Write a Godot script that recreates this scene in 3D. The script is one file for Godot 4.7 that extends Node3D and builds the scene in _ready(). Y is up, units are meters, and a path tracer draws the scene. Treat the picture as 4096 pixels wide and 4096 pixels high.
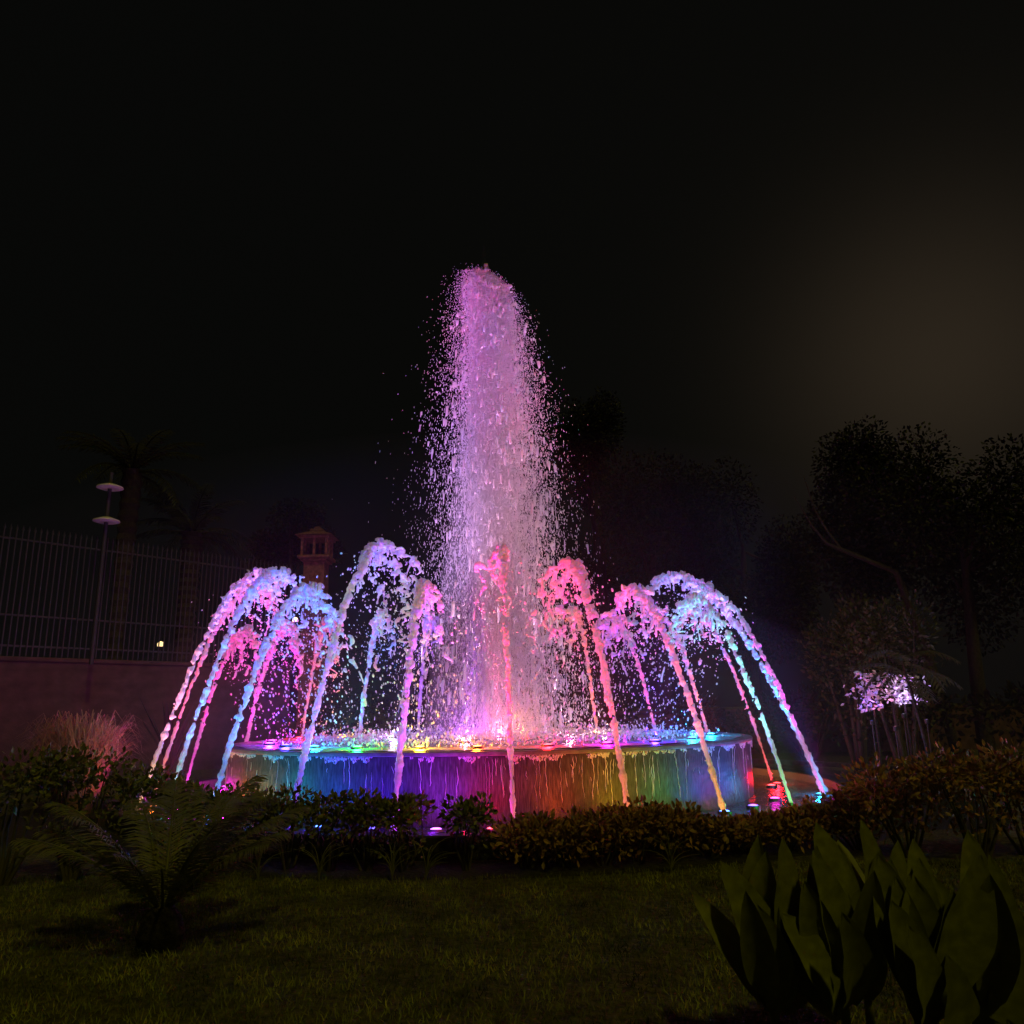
extends Node3D

# ---------------------------------------------------------------- naming helpers
var used := {}
var rng := RandomNumberGenerator.new()
var noise := FastNoiseLite.new()
var foam := FastNoiseLite.new()
const CENTRE := Vector3(-0.42, 0.0, -14.0)
const POOL_Y := 0.12
const BASIN_Y := 0.965


func numbered(called: String) -> String:
	var n: int = used.get(called, -1) + 1
	used[called] = n
	return called if n == 0 else "%s_%03d" % [called, n]


func tag(o: Node, label: String, category := "", group := "", kind := "") -> void:
	if label: o.set_meta("label", label)
	if category: o.set_meta("category", category)
	if group: o.set_meta("group", group)
	if kind: o.set_meta("kind", kind)


func thing(called: String, label: String, category: String, at := Vector3.ZERO, group := "") -> Node3D:
	var o := Node3D.new()
	o.name = numbered(called)
	o.position = at
	add_child(o, true)
	tag(o, label, category, group)
	return o


func part(called: String, mesh: Mesh, mat: Material, parent: Node, kind := "") -> MeshInstance3D:
	var o := MeshInstance3D.new()
	o.name = numbered(called) if parent == self else called
	o.mesh = mesh
	o.material_override = mat
	parent.add_child(o, true)
	if kind: o.set_meta("kind", kind)
	return o


func copies(called: String, mesh: Mesh, mat: Material, places: Array, colors: PackedColorArray, parent: Node) -> MultiMeshInstance3D:
	var mm := MultiMesh.new()
	mm.transform_format = MultiMesh.TRANSFORM_3D
	mm.use_colors = colors.size() > 0
	mm.mesh = mesh
	mm.instance_count = places.size()
	for i in places.size():
		mm.set_instance_transform(i, places[i])
		if colors.size(): mm.set_instance_color(i, colors[i])
	var o := MultiMeshInstance3D.new()
	o.name = numbered(called) if parent == self else called
	o.multimesh = mm
	o.material_override = mat
	parent.add_child(o, true)
	o.set_meta("kind", "stuff")
	return o


# ---------------------------------------------------------------- mesh helpers
class Shape:
	var v := PackedVector3Array()
	var n := PackedVector3Array()
	var uv := PackedVector2Array()
	var ix := PackedInt32Array()
	var smooth := true

	func tri(a: Vector3, b: Vector3, c: Vector3) -> void:
		var k := v.size()
		v.append(a); v.append(b); v.append(c)
		var m := (c - a).cross(b - a).normalized()
		n.append(m); n.append(m); n.append(m)
		ix.append(k); ix.append(k + 1); ix.append(k + 2)

	func quad(a: Vector3, b: Vector3, c: Vector3, d: Vector3) -> void:
		tri(a, b, c)
		tri(a, c, d)

	func box(c: Vector3, s: Vector3, basis := Basis.IDENTITY, bevel := 0.0) -> void:
		var h := s * 0.5
		var inner := h - Vector3.ONE * bevel
		var out := func(p: Vector3) -> Vector3: return c + basis * p
		for axis in 3:
			for sg in [-1.0, 1.0]:
				var b := (axis + 1) % 3
				var d := (axis + 2) % 3
				var q := []
				for e in [[-1, -1], [1, -1], [1, 1], [-1, 1]]:
					var p := Vector3.ZERO
					p[axis] = sg * h[axis]
					p[b] = e[0] * inner[b]
					p[d] = e[1] * inner[d]
					q.append(out.call(p))
				if sg < 0: quad(q[0], q[1], q[2], q[3])
				else: quad(q[3], q[2], q[1], q[0])
		if bevel > 0.0:
			for axis in 3:
				var b := (axis + 1) % 3
				var d := (axis + 2) % 3
				for e in [[-1, -1], [1, -1], [1, 1], [-1, 1]]:
					var p := []
					for w in 4:
						var r := Vector3.ZERO
						r[axis] = (-1.0 if w == 0 or w == 3 else 1.0) * inner[axis]
						r[b] = e[0] * (h[b] if w < 2 else inner[b])
						r[d] = e[1] * (inner[d] if w < 2 else h[d])
						p.append(out.call(r))
					if e[0] * e[1] > 0: quad(p[0], p[1], p[2], p[3])
					else: quad(p[3], p[2], p[1], p[0])

	func tube(path: PackedVector3Array, radii: PackedFloat32Array, sides := 6, capped := true) -> void:
		var first := v.size()
		var side := Vector3.ZERO
		for i in path.size():
			var dir := (path[mini(i + 1, path.size() - 1)] - path[maxi(i - 1, 0)]).normalized()
			if side == Vector3.ZERO:
				side = dir.cross(Vector3.UP if absf(dir.y) < 0.9 else Vector3.RIGHT).normalized()
			side = (side - dir * side.dot(dir)).normalized()
			var up := dir.cross(side)
			for k in sides:
				var a := TAU * k / sides
				var m := side * cos(a) + up * sin(a)
				v.append(path[i] + m * radii[i])
				n.append(m)
		for i in path.size() - 1:
			for k in sides:
				var a := first + i * sides + k
				var b := first + i * sides + (k + 1) % sides
				ix.append_array([a, a + sides, b, b, a + sides, b + sides])
		if capped:
			for end in [0, path.size() - 1]:
				var base: int = first + end * sides
				for k in range(1, sides - 1):
					if end == 0: ix.append_array([base, base + k, base + k + 1])
					else: ix.append_array([base, base + k + 1, base + k])

	# profile: Vector2(radius, height), turned about the y axis
	func lathe(profile: Array, sides: int, at := Vector3.ZERO, flat_rings := true) -> void:
		for j in profile.size() - 1:
			var p: Vector2 = profile[j]
			var q: Vector2 = profile[j + 1]
			var t := (q - p).normalized()
			var first := v.size()
			for k in sides + 1:
				var a := TAU * k / sides
				var d := Vector3(sin(a), 0, cos(a))
				var m := d * t.y - Vector3.UP * t.x
				v.append(at + d * p.x + Vector3.UP * p.y)
				v.append(at + d * q.x + Vector3.UP * q.y)
				n.append(m); n.append(m)
			for k in sides:
				var a := first + k * 2
				ix.append_array([a, a + 1, a + 2, a + 2, a + 1, a + 3])

	func done() -> ArrayMesh:
		var arrays := []
		arrays.resize(Mesh.ARRAY_MAX)
		arrays[Mesh.ARRAY_VERTEX] = v
		arrays[Mesh.ARRAY_NORMAL] = n
		arrays[Mesh.ARRAY_INDEX] = ix
		var m := ArrayMesh.new()
		m.add_surface_from_arrays(Mesh.PRIMITIVE_TRIANGLES, arrays)
		return m


# Water is a field of soft capsules (ax ay az bx by bz ra rb), meshed as surface nets so that strands and drops run together.
func water_mesh(prims: PackedFloat32Array, cell: Vector3, rag_low := 0.0, rag_high := 0.0, tall := 1.0, grain_size := 0.05) -> ArrayMesh:
	var lo := Vector3.INF
	var hi := -Vector3.INF
	for i in range(0, prims.size(), 8):
		var r := maxf(prims[i + 6], prims[i + 7]) * 2.0
		var a := Vector3(prims[i], prims[i + 1], prims[i + 2])
		var b := Vector3(prims[i + 3], prims[i + 4], prims[i + 5])
		lo = lo.min(a.min(b) - Vector3.ONE * r)
		hi = hi.max(a.max(b) + Vector3.ONE * r)
	lo -= cell * 2.0
	hi += cell * 2.0
	var nx := int((hi.x - lo.x) / cell.x) + 2
	var ny := int((hi.y - lo.y) / cell.y) + 2
	var nz := int((hi.z - lo.z) / cell.z) + 2
	var f := PackedFloat32Array()
	f.resize(nx * ny * nz)
	var touched := PackedInt32Array()
	for i in range(0, prims.size(), 8):
		var ax := prims[i]
		var ay := prims[i + 1]
		var az := prims[i + 2]
		var dx := prims[i + 3] - ax
		var dy := prims[i + 4] - ay
		var dz := prims[i + 5] - az
		var ra := prims[i + 6]
		var dr := prims[i + 7] - ra
		var dd := maxf(dx * dx + dy * dy + dz * dz, 1e-9)
		var r := maxf(ra, ra + dr) * 2.0
		var x0 := maxi(0, ceili((minf(ax, ax + dx) - r - lo.x) / cell.x))
		var x1 := floori((maxf(ax, ax + dx) + r - lo.x) / cell.x)
		var y0 := maxi(0, ceili((minf(ay, ay + dy) - r - lo.y) / cell.y))
		var y1 := floori((maxf(ay, ay + dy) + r - lo.y) / cell.y)
		var z0 := maxi(0, ceili((minf(az, az + dz) - r - lo.z) / cell.z))
		var z1 := floori((maxf(az, az + dz) + r - lo.z) / cell.z)
		for z in range(z0, z1 + 1):
			var pz := lo.z + z * cell.z - az
			for y in range(y0, y1 + 1):
				var py := lo.y + y * cell.y - ay
				var row := nx * (y + ny * z)
				var half := py * dy + pz * dz
				for x in range(x0, x1 + 1):
					var px := lo.x + x * cell.x - ax
					var t := clampf((px * dx + half) / dd, 0.0, 1.0)
					var ex := px - t * dx
					var ey := py - t * dy
					var ez := pz - t * dz
					var rr := 2.0 * (ra + t * dr)
					var q := (ex * ex + ey * ey + ez * ez) / (rr * rr)
					if q < 1.0:
						var at := row + x
						if f[at] == 0.0: touched.append(at)
						f[at] = maxf(f[at], (1.0 - q) * (1.0 - q))
	# foam: the surface is eaten away unevenly, more so towards the top
	if rag_high > 0.0:
		var inv := 1.0 / grain_size
		for at in touched:
			var x := lo.x + (at % nx) * cell.x
			var y := lo.y + ((at / nx) % ny) * cell.y
			var z := lo.z + (at / (nx * ny)) * cell.z
			f[at] *= 1.0 + lerpf(rag_low, rag_high, clampf(y / tall, 0.0, 1.0)) * (foam.get_noise_3d(x * inv, y * inv * 0.8, z * inv) - 0.05)
	const ISO := 0.5625
	var step := [1, nx, nx * ny]
	var corner := PackedInt32Array()
	for k in 8: corner.append((k & 1) + nx * ((k >> 1) & 1) + nx * ny * ((k >> 2) & 1))
	var edges := [[0, 1], [2, 3], [4, 5], [6, 7], [0, 2], [1, 3], [4, 6], [5, 7], [0, 4], [1, 5], [2, 6], [3, 7]]
	var ids := PackedInt32Array()
	ids.resize(f.size())
	ids.fill(-1)
	var v := PackedVector3Array()
	var n := PackedVector3Array()
	var ix := PackedInt32Array()
	var quad := [0, 0, 0, 0]
	for at in touched:
		if f[at] < ISO: continue
		for axis in 3:
			var s: int = step[axis]
			var sb: int = step[(axis + 1) % 3]
			var sc: int = step[(axis + 2) % 3]
			for up in 2:
				var e: int = at if up == 1 else at - s
				if f[at + s if up == 1 else e] >= ISO: continue
				quad[0] = e - sb - sc
				quad[1] = e - sc
				quad[2] = e
				quad[3] = e - sb
				for w in 4:
					var c: int = quad[w]
					if ids[c] < 0:
						var sum := Vector3.ZERO
						var count := 0
						for g in edges:
							var fa := f[c + corner[g[0]]]
							var fb := f[c + corner[g[1]]]
							if (fa < ISO) != (fb < ISO):
								var t := (ISO - fa) / (fb - fa)
								var ka: int = g[0]
								var kb: int = g[1]
								sum += Vector3(ka & 1, (ka >> 1) & 1, (ka >> 2) & 1).lerp(Vector3(kb & 1, (kb >> 1) & 1, (kb >> 2) & 1), t)
								count += 1
						ids[c] = v.size()
						var cx := c % nx
						var cy := (c / nx) % ny
						var cz := c / (nx * ny)
						v.append(lo + (Vector3(cx, cy, cz) + sum / count) * cell)
						var grad := Vector3.ZERO
						for k in 8:
							var val := minf(f[c + corner[k]], 1.5)
							grad += Vector3(1 if k & 1 else -1, 1 if k & 2 else -1, 1 if k & 4 else -1) * val
						n.append((-grad / cell).normalized() if grad.length_squared() > 1e-12 else Vector3.UP)
					quad[w] = ids[c]
				if up == 1: ix.append_array([quad[0], quad[3], quad[2], quad[0], quad[2], quad[1]])
				else: ix.append_array([quad[0], quad[1], quad[2], quad[0], quad[2], quad[3]])
	var arrays := []
	arrays.resize(Mesh.ARRAY_MAX)
	arrays[Mesh.ARRAY_VERTEX] = v
	arrays[Mesh.ARRAY_NORMAL] = n
	arrays[Mesh.ARRAY_INDEX] = ix
	var m := ArrayMesh.new()
	m.add_surface_from_arrays(Mesh.PRIMITIVE_TRIANGLES, arrays)
	return m


func capsule(p: PackedFloat32Array, a: Vector3, b: Vector3, ra: float, rb: float) -> void:
	p.append_array(PackedFloat32Array([a.x, a.y, a.z, b.x, b.y, b.z, ra, rb]))


func gauss() -> float:
	return rng.randfn(0.0, 1.0)


# ---------------------------------------------------------------- materials
var M := {}


func mat(called: String, c: Color, rough := 0.8, spec := 0.5) -> StandardMaterial3D:
	var m := StandardMaterial3D.new()
	m.resource_name = called
	m.albedo_color = c.linear_to_srgb()
	m.roughness = rough
	m.metallic_specular = spec
	M[called] = m
	return m


func grain(freq: float, dark: float, octaves := 4, seed_ := 1) -> NoiseTexture2D:
	var t := NoiseTexture2D.new()
	t.width = 512
	t.height = 512
	t.seamless = true
	var f := FastNoiseLite.new()
	f.seed = seed_
	f.frequency = freq
	f.fractal_octaves = octaves
	t.noise = f
	var g := Gradient.new()
	g.set_color(0, Color(dark, dark, dark))
	g.set_color(1, Color(1, 1, 1))
	t.color_ramp = g
	return t


func bumps(freq: float, strength: float, seed_ := 3) -> NoiseTexture2D:
	var t := NoiseTexture2D.new()
	t.width = 512
	t.height = 512
	t.seamless = true
	t.as_normal_map = true
	t.bump_strength = strength
	var f := FastNoiseLite.new()
	f.seed = seed_
	f.frequency = freq
	f.fractal_octaves = 4
	t.noise = f
	return t


func planar(m: StandardMaterial3D, scale: float, albedo: Texture2D, normal: Texture2D, amount := 1.0) -> void:
	m.uv1_triplanar = true
	m.uv1_world_triplanar = true
	m.uv1_scale = Vector3.ONE * scale
	if albedo: m.albedo_texture = albedo
	if normal:
		m.normal_enabled = true
		m.normal_texture = normal
		m.normal_scale = amount


func materials() -> void:
	var w := mat("water", Color(0.86, 0.87, 0.9), 0.3, 0.5)
	w.backlight_enabled = true
	w.backlight = Color(1.0, 1.0, 1.0)
	var d := mat("droplet", Color(0.86, 0.87, 0.9), 0.25, 0.5)
	d.backlight_enabled = true
	d.backlight = Color(0.95, 0.95, 0.95)
	planar(mat("stone", Color(0.26, 0.25, 0.24), 0.35), 0.7, grain(0.02, 0.6), bumps(0.03, 3.0), 0.5)
	var wet := mat("wet_wall", Color(0.13, 0.13, 0.13), 0.35, 0.22)
	planar(wet, 1.0, grain(0.03, 0.45, 4, 21), bumps(0.03, 7.0, 22), 0.5)
	wet.uv1_scale = Vector3(2.6, 0.28, 2.6)
	planar(mat("kerb", Color(0.022, 0.022, 0.022), 0.6), 0.9, grain(0.03, 0.5, 4, 8), bumps(0.05, 4.0), 0.5)
	planar(mat("basin_water", Color(0.36, 0.36, 0.38), 0.26), 0.45, null, bumps(0.02, 10.0, 5), 1.0)
	planar(mat("pool_water", Color(0.1, 0.1, 0.12), 0.1), 0.5, null, bumps(0.018, 8.0, 6), 1.0)
	planar(mat("soil", Color(0.03, 0.025, 0.02), 0.95), 0.8, grain(0.03, 0.4, 5, 4), bumps(0.05, 6.0), 1.0)
	planar(mat("lawn", Color(0.15, 0.14, 0.016), 0.95), 0.6, grain(0.03, 0.35, 5, 4), bumps(0.06, 8.0), 1.0)
	mat("metal", Color(0.08, 0.08, 0.085), 0.4).metallic = 0.7
	mat("iron", Color(0.05, 0.05, 0.055), 0.55)
	planar(mat("plaster", Color(0.15, 0.075, 0.07), 0.85), 0.5, grain(0.012, 0.65, 5, 9), bumps(0.04, 2.0), 0.4)
	planar(mat("sandstone", Color(0.4, 0.17, 0.12), 0.85), 0.6, grain(0.02, 0.6, 5, 10), bumps(0.05, 3.0), 0.5)
	planar(mat("paving", Color(0.2, 0.18, 0.17), 0.8), 0.5, grain(0.02, 0.6, 5, 11), bumps(0.05, 3.0), 0.5)
	planar(mat("bark", Color(0.09, 0.07, 0.05), 0.9), 1.5, grain(0.02, 0.4, 5, 12), bumps(0.04, 8.0), 1.0)
	mat("white_shade", Color(0.75, 0.72, 0.7), 0.5)
	mat("stem", Color(0.07, 0.06, 0.03), 0.85)
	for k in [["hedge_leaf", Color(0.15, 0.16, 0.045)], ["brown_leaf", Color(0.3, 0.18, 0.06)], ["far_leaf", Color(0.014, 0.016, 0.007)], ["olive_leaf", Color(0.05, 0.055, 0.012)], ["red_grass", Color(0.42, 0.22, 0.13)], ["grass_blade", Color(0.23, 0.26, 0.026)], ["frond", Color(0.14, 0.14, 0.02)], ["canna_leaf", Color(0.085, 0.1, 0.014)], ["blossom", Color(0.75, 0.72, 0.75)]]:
		var m := mat(k[0], k[1], 0.55, 0.4)
		m.backlight_enabled = true
		m.backlight = Color(0.35, 0.35, 0.35)
		m.vertex_color_use_as_albedo = true
	var sh := mat("canna_leaf", Color(0.26, 0.28, 0.024), 0.45, 0.5)
	planar(sh, 3.0, grain(0.01, 0.7, 3, 14), null)
	sh.backlight_enabled = true
	sh.backlight = Color(0.3, 0.3, 0.3)


# ---------------------------------------------------------------- lamps
var lamp_body: ArrayMesh
var lamp_lens: ArrayMesh
var lens_mats := {}


func lens(c: Color, glow: float) -> StandardMaterial3D:
	var key := "%s %s" % [c, glow]
	if not lens_mats.has(key):
		var m := StandardMaterial3D.new()
		m.resource_name = "lamp_lens"
		m.albedo_color = Color(0.2, 0.2, 0.2)
		m.emission_enabled = true
		m.emission = c.lerp(Color.WHITE, 0.25)
		m.emission_energy_multiplier = glow
		lens_mats[key] = m
	return lens_mats[key]


func lamp(label: String, at: Vector3, c: Color, energy: float, aim: Vector3, cone: float, group: String, glow := 3.0, omni := 0.0, far := Color.BLACK) -> Node3D:
	if lamp_body == null:
		var s := Shape.new()
		s.lathe([Vector2(0.0, -0.02), Vector2(0.085, -0.02), Vector2(0.09, 0.0), Vector2(0.09, 0.05), Vector2(0.08, 0.058), Vector2(0.068, 0.05)], 20)
		lamp_body = s.done()
		s = Shape.new()
		s.lathe([Vector2(0.066, 0.046), Vector2(0.06, 0.056), Vector2(0.04, 0.064), Vector2(0.0, 0.067)], 20)
		lamp_lens = s.done()
	var o := thing("underwater_lamp", label, "lamp", at, group)
	var dir := (aim - at).normalized()
	part("glowing_lens", lamp_lens, lens(c, glow), part("housing", lamp_body, M.metal, o))
	if energy > 0.0:
		var l := SpotLight3D.new()
		l.name = "beam"
		l.light_color = far if far != Color.BLACK else c
		l.light_energy = energy
		l.light_size = 0.05
		l.spot_angle = cone
		l.spot_angle_attenuation = 1.0
		l.spot_range = 30.0
		l.spot_attenuation = 2.0
		l.shadow_enabled = true
		o.add_child(l, true)
		l.position = Vector3(0, 0.085, 0)
		l.look_at_from_position(at + l.position, aim, Vector3.FORWARD)
	if omni > 0.0:
		var l := OmniLight3D.new()
		l.name = "spill"
		l.light_color = c
		l.light_energy = omni
		l.light_size = 0.05
		l.omni_range = 30.0
		l.omni_attenuation = 2.0
		l.shadow_enabled = true
		o.add_child(l, true)
		l.position = Vector3(0, 0.13, 0)
	return o


func ring(angle: float, r: float, y: float) -> Vector3:
	var a := deg_to_rad(angle)
	return CENTRE + Vector3(sin(a) * r, y, cos(a) * r)


# ---------------------------------------------------------------- water jets
var drop_mesh: ArrayMesh


func make_drop() -> void:
	var s := Shape.new()
	var prof := []
	for k in 5:
		var a := PI * k / 4.0
		prof.append(Vector2(sin(a), -cos(a)))
	for j in 4:
		var p: Vector2 = prof[j]
		var q: Vector2 = prof[j + 1]
		for k in 6:
			var a := TAU * k / 6
			var b := TAU * (k + 1) / 6
			var c := [Vector3(sin(a) * p.x, p.y, cos(a) * p.x), Vector3(sin(a) * q.x, q.y, cos(a) * q.x), Vector3(sin(b) * q.x, q.y, cos(b) * q.x), Vector3(sin(b) * p.x, p.y, cos(b) * p.x)]
			var first := s.v.size()
			for z in c:
				s.v.append(z)
				s.n.append(z.normalized())
			if j > 0: s.ix.append_array([first, first + 1, first + 3])
			if j < 3: s.ix.append_array([first + 1, first + 2, first + 3])
	drop_mesh = s.done()


func drop(at: Vector3, vel: Vector3, r: float, stretch: float) -> Transform3D:
	var y := vel.normalized() if vel.length() > 0.01 else Vector3.UP
	var x := y.cross(Vector3(0.3, 0.1, 1)).normalized()
	return Transform3D(Basis(x * r, y * r * stretch, x.cross(y) * r), at)


func wob(u: float, seed_: float) -> float:
	return noise.get_noise_2d(u, seed_ * 37.7) * 2.0


# angle, ring radius, apex distance inwards, apex height, seed: the water leaves the nozzle, rises, breaks up at the apex and falls
func jet(label: String, angle: float, r: float, s: float, h: float, cell: float, sd: int, fall := 1.0, fat := 1.0) -> void:
	rng.seed = 1000 + sd
	var at := ring(angle, r, POOL_Y + 0.03)
	var o := thing("water_jet", label, "water jet", at, "water jets rising from the outer ring of nozzles")
	o.rotation.y = deg_to_rad(angle) + PI / 2.0   # local +x points at the fountain's axis
	var rise := h - at.y
	var vy := sqrt(2.0 * 9.8 * rise)
	var ta := vy / 9.8
	var drag := 0.45
	var vx := s * drag / (1.0 - exp(-drag * ta))
	var place := func(age: float, dv: Vector3) -> Vector3:
		return Vector3((vx + dv.x) * (1.0 - exp(-drag * age)) / drag, (vy + dv.y) * age - 4.9 * age * age, dv.z * age)
	var prims := PackedFloat32Array()
	# the arch: strands wound into one stream that frays over the apex
	for k in 3:
		var a1: float = ta * [1.42 + 0.1 * fall, 1.2, 1.06][k]
		var r0: float = [0.026, 0.018, 0.0145][k] * fat
		var n := 430
		var last := Vector3.ZERO
		var last_r := 0.0
		var bias := Vector3(gauss() * 0.04, -absf(gauss()) * 0.06, gauss() * 0.06) * (0.2 if k == 0 else 1.0)
		var sg := sd * 10.0 + k
		for i in n:
			var age := a1 * i / (n - 1)
			var young := clampf(age / ta, 0.0, 1.5)
			var dv := bias + Vector3(wob(age * 130.0, sg) * 0.05 + wob(age * 1100.0, sg + 3) * 0.045, wob(age * 200.0, sg + 1) * 0.07, wob(age * 130.0, sg + 2) * 0.06 + wob(age * 1100.0, sg + 4) * 0.045) * (0.4 + 0.5 * young * young)
			var p: Vector3 = place.call(age, dv)
			var speed := maxf(absf(vy - 9.8 * age), 1.6)
			var rad := r0 * clampf(pow(vy / speed, 0.15), 1.0, 1.2) * (0.7 + 0.6 * absf(wob(age * 800.0, sg + 5)) + 0.4 * absf(wob(age * 2900.0, sg + 15)))
			if young > 1.05: rad *= lerpf(1.0, 0.5, clampf((young - 1.05) / 0.4, 0.0, 1.0))
			rad = maxf(rad, cell * 0.8)
			var gap := young > 0.8 and wob(age * 330.0, sg + 6) > 0.75 - 0.5 * (young - 0.8) - 0.15 * k
			if i > 0 and last_r > 0.0 and not gap:
				capsule(prims, last, p, last_r, rad)
				# small barbs thrown off the side, and drips under the arch
				if rng.randf() < 0.1 * young + 0.02:
					var out := Vector3(gauss(), gauss() - 0.9, gauss()).normalized() * rng.randf_range(0.03, 0.05 + 0.06 * young)
					capsule(prims, p, p + out, maxf(rad * 0.7, cell * 0.8), cell * 0.75)
				if young > 0.62 and rng.randf() < 0.05 * fall:
					var q := p
					for j in rng.randi_range(2, 7):
						var q2 := q + Vector3(gauss() * 0.006, -0.035, gauss() * 0.006)
						capsule(prims, q, q2, cell * rng.randf_range(0.75, 1.1), cell * rng.randf_range(0.75, 1.1))
						q = q2
			last = p
			last_r = rad
	# branches that leave the arch and fall apart on their own
	for k in int(1.8 * fall) + 1:
		var a0 := ta * rng.randf_range(0.9, 1.1)
		var a1 := ta * (rng.randf_range(1.25, 1.45) + 0.3 * fall * rng.randf())
		var bias := Vector3(gauss() * 0.22 - 0.12, 0.0, gauss() * 0.22)
		var n := 90
		var last := Vector3.ZERO
		var last_r := 0.0
		var sg := sd * 10.0 + 20 + k
		for i in n:
			var t := i / (n - 1.0)
			var age := lerpf(a0, a1, t)
			var dv := bias * smoothstep(0.0, 0.35, t) + Vector3(wob(age * 180.0, sg), wob(age * 180.0, sg + 50), wob(age * 180.0, sg + 90)) * 0.06
			dv += Vector3(wob(age * 900.0, sg + 4), 0, wob(age * 900.0, sg + 8)) * 0.025
			var p: Vector3 = place.call(age, dv)
			var rad := maxf(lerpf(0.03, 0.015, t) * (1.0 + 0.9 * wob(age * 400.0, sg + 7)), cell * 0.78)
			if i > 0 and last_r > 0.0 and wob(age * 240.0, sg + 33) < 0.6 - 0.5 * t:
				capsule(prims, last, p, last_r, rad)
				if rng.randf() < 0.06:
					var q := p
					var side := Vector3(gauss() * 0.3, -1, gauss() * 0.3).normalized() * 0.035
					for j in rng.randi_range(3, 9):
						capsule(prims, q, q + side, cell * rng.randf_range(0.75, 1.1), cell * rng.randf_range(0.75, 1.0))
						q += side
						side = (side + Vector3(0, -0.006, 0)).normalized() * 0.035
			last = p
			last_r = rad
	part("stream", water_mesh(prims, Vector3.ONE * cell, 0.15, 1.75, rise, 0.05), M.water, o)
	var places := []
	for k in int((250 if absf(angle) < 100 else 170) * fall) + 80:
		var age := ta * (0.55 + 1.35 * pow(rng.randf(), 0.8))
		var dv := Vector3(gauss() * 0.3, -absf(gauss()) * 0.5 - 0.1, gauss() * 0.3)
		var p: Vector3 = place.call(age, dv)
		if p.y < 0.9: continue
		places.append(drop(p, Vector3(vx * 0.6, vy - 9.8 * age, 0), 0.0055 + 0.012 * pow(rng.randf(), 2.5), rng.randf_range(1.0, 2.0)))
	copies("droplets", drop_mesh, M.droplet, places, PackedColorArray(), o)


func central_jet() -> void:
	rng.seed = 77
	var at := Vector3(CENTRE.x - 0.08, BASIN_Y, CENTRE.z)
	var o := thing("central_water_column", "tall pink and purple water column rising from the middle of the basin", "water jet", at)
	var rise := 8.75
	var vy := sqrt(2.0 * 9.8 * rise)
	var ta := vy / 9.8
	var place := func(age: float, dv: Vector3) -> Vector3:
		return Vector3(dv.x * age + 0.06 * age * age, (vy + dv.y) * age - 4.9 * age * age, dv.z * age)
	var cell := Vector3(0.03, 0.042, 0.03)
	var prims := PackedFloat32Array()
	for k in 14:
		var n := 260
		var last := Vector3.ZERO
		var last_r := 0.0
		var bias := Vector3(gauss() * 0.09, -absf(gauss()) * 0.2, gauss() * 0.09)
		for i in n:
			var age := ta * 0.98 * i / (n - 1)
			var dv := bias + Vector3(wob(age * 45.0, k) + 0.5 * wob(age * 220.0, k + 60), wob(age * 70.0, k + 20), wob(age * 45.0, k + 40) + 0.5 * wob(age * 220.0, k + 80)) * 0.1
			var p: Vector3 = place.call(age, dv)
			var rad := 0.04 * (0.8 + 0.5 * absf(wob(age * 150.0, k + 100)))
			if i > 0 and wob(age * 120.0, k + 120) < 0.2 + 0.5 * (1.0 - age / ta): capsule(prims, last, p, maxf(last_r, 0.026), rad)
			last = p
			last_r = rad
	var column := part("rising_core", water_mesh(prims, cell), M.water, o)
	column.position = Vector3.ZERO
	prims = PackedFloat32Array()
	for k in 4800:
		var age := ta * (0.12 + 1.9 * rng.randf())
		var sigma := 0.15 * (1.0 + 1.1 * maxf(0.0, age / ta - 1.0))
		# clumps: drops that left together stay near one another
		var cl := floorf(age * 34.0) + 61.0 * (k % 5)
		var dv := Vector3(wob(cl * 13.7, 5.0) * 0.8 + gauss() * 0.72, 0, wob(cl * 13.7, 9.0) * 0.8 + gauss() * 0.72) * sigma
		dv.y = -absf(gauss()) * 0.22 - dv.length() * 0.4 - 0.45 * dv.x
		var p: Vector3 = place.call(age, dv)
		if p.y < 0.15: continue
		var speed := absf(vy - 9.8 * age)
		var long := rng.randf_range(0.0, 0.05) + 0.022 * speed * rng.randf()
		var rad := 0.021 + 0.018 * pow(rng.randf(), 2.0)
		capsule(prims, p, p + Vector3(dv.x * 0.02, -long, dv.z * 0.02), rad, rad * 0.75)
	part("falling_clumps", water_mesh(prims, cell), M.water, o)
	var places := []
	for k in 420000:
		var age := ta * (0.04 + 2.1 * rng.randf())
		var sigma := (0.05 + 0.12 * rng.randf()) * (1.0 + 1.15 * maxf(0.0, age / ta - 1.0))
		var dv := Vector3(gauss() * sigma, 0, gauss() * sigma)
		dv.y = -absf(gauss()) * 0.26 - dv.length() * 0.4 - 0.45 * dv.x
		var p: Vector3 = place.call(age, dv)
		if p.y < 0.02: continue
		var speed := absf(vy - 9.8 * age)
		places.append(drop(p, Vector3(dv.x, vy - 9.8 * age, dv.z), 0.0025 + 0.0045 * rng.randf(), 1.0 + 0.45 * speed * rng.randf()))
	# the fine mist inside the column
	for m in [[RenderingServer.FOG_VOLUME_SHAPE_ELLIPSOID, Vector3(0.75, 9.2, 0.75), 4.3, 0.8], [RenderingServer.FOG_VOLUME_SHAPE_CONE, Vector3(2.3, 9.4, 2.3), 4.7, 0.24]]:
		var fog := FogVolume.new()
		fog.name = "column_mist"
		fog.shape = m[0]
		fog.size = m[1]
		var fm := FogMaterial.new()
		fm.density = m[3]
		fm.albedo = Color(0.97, 0.97, 0.97)
		fog.material = fm
		o.add_child(fog, true)
		fog.position = Vector3(0.04, m[2], 0)
		fog.set_meta("kind", "stuff")
	copies("spray", drop_mesh, M.droplet, places, PackedColorArray(), o)


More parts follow.
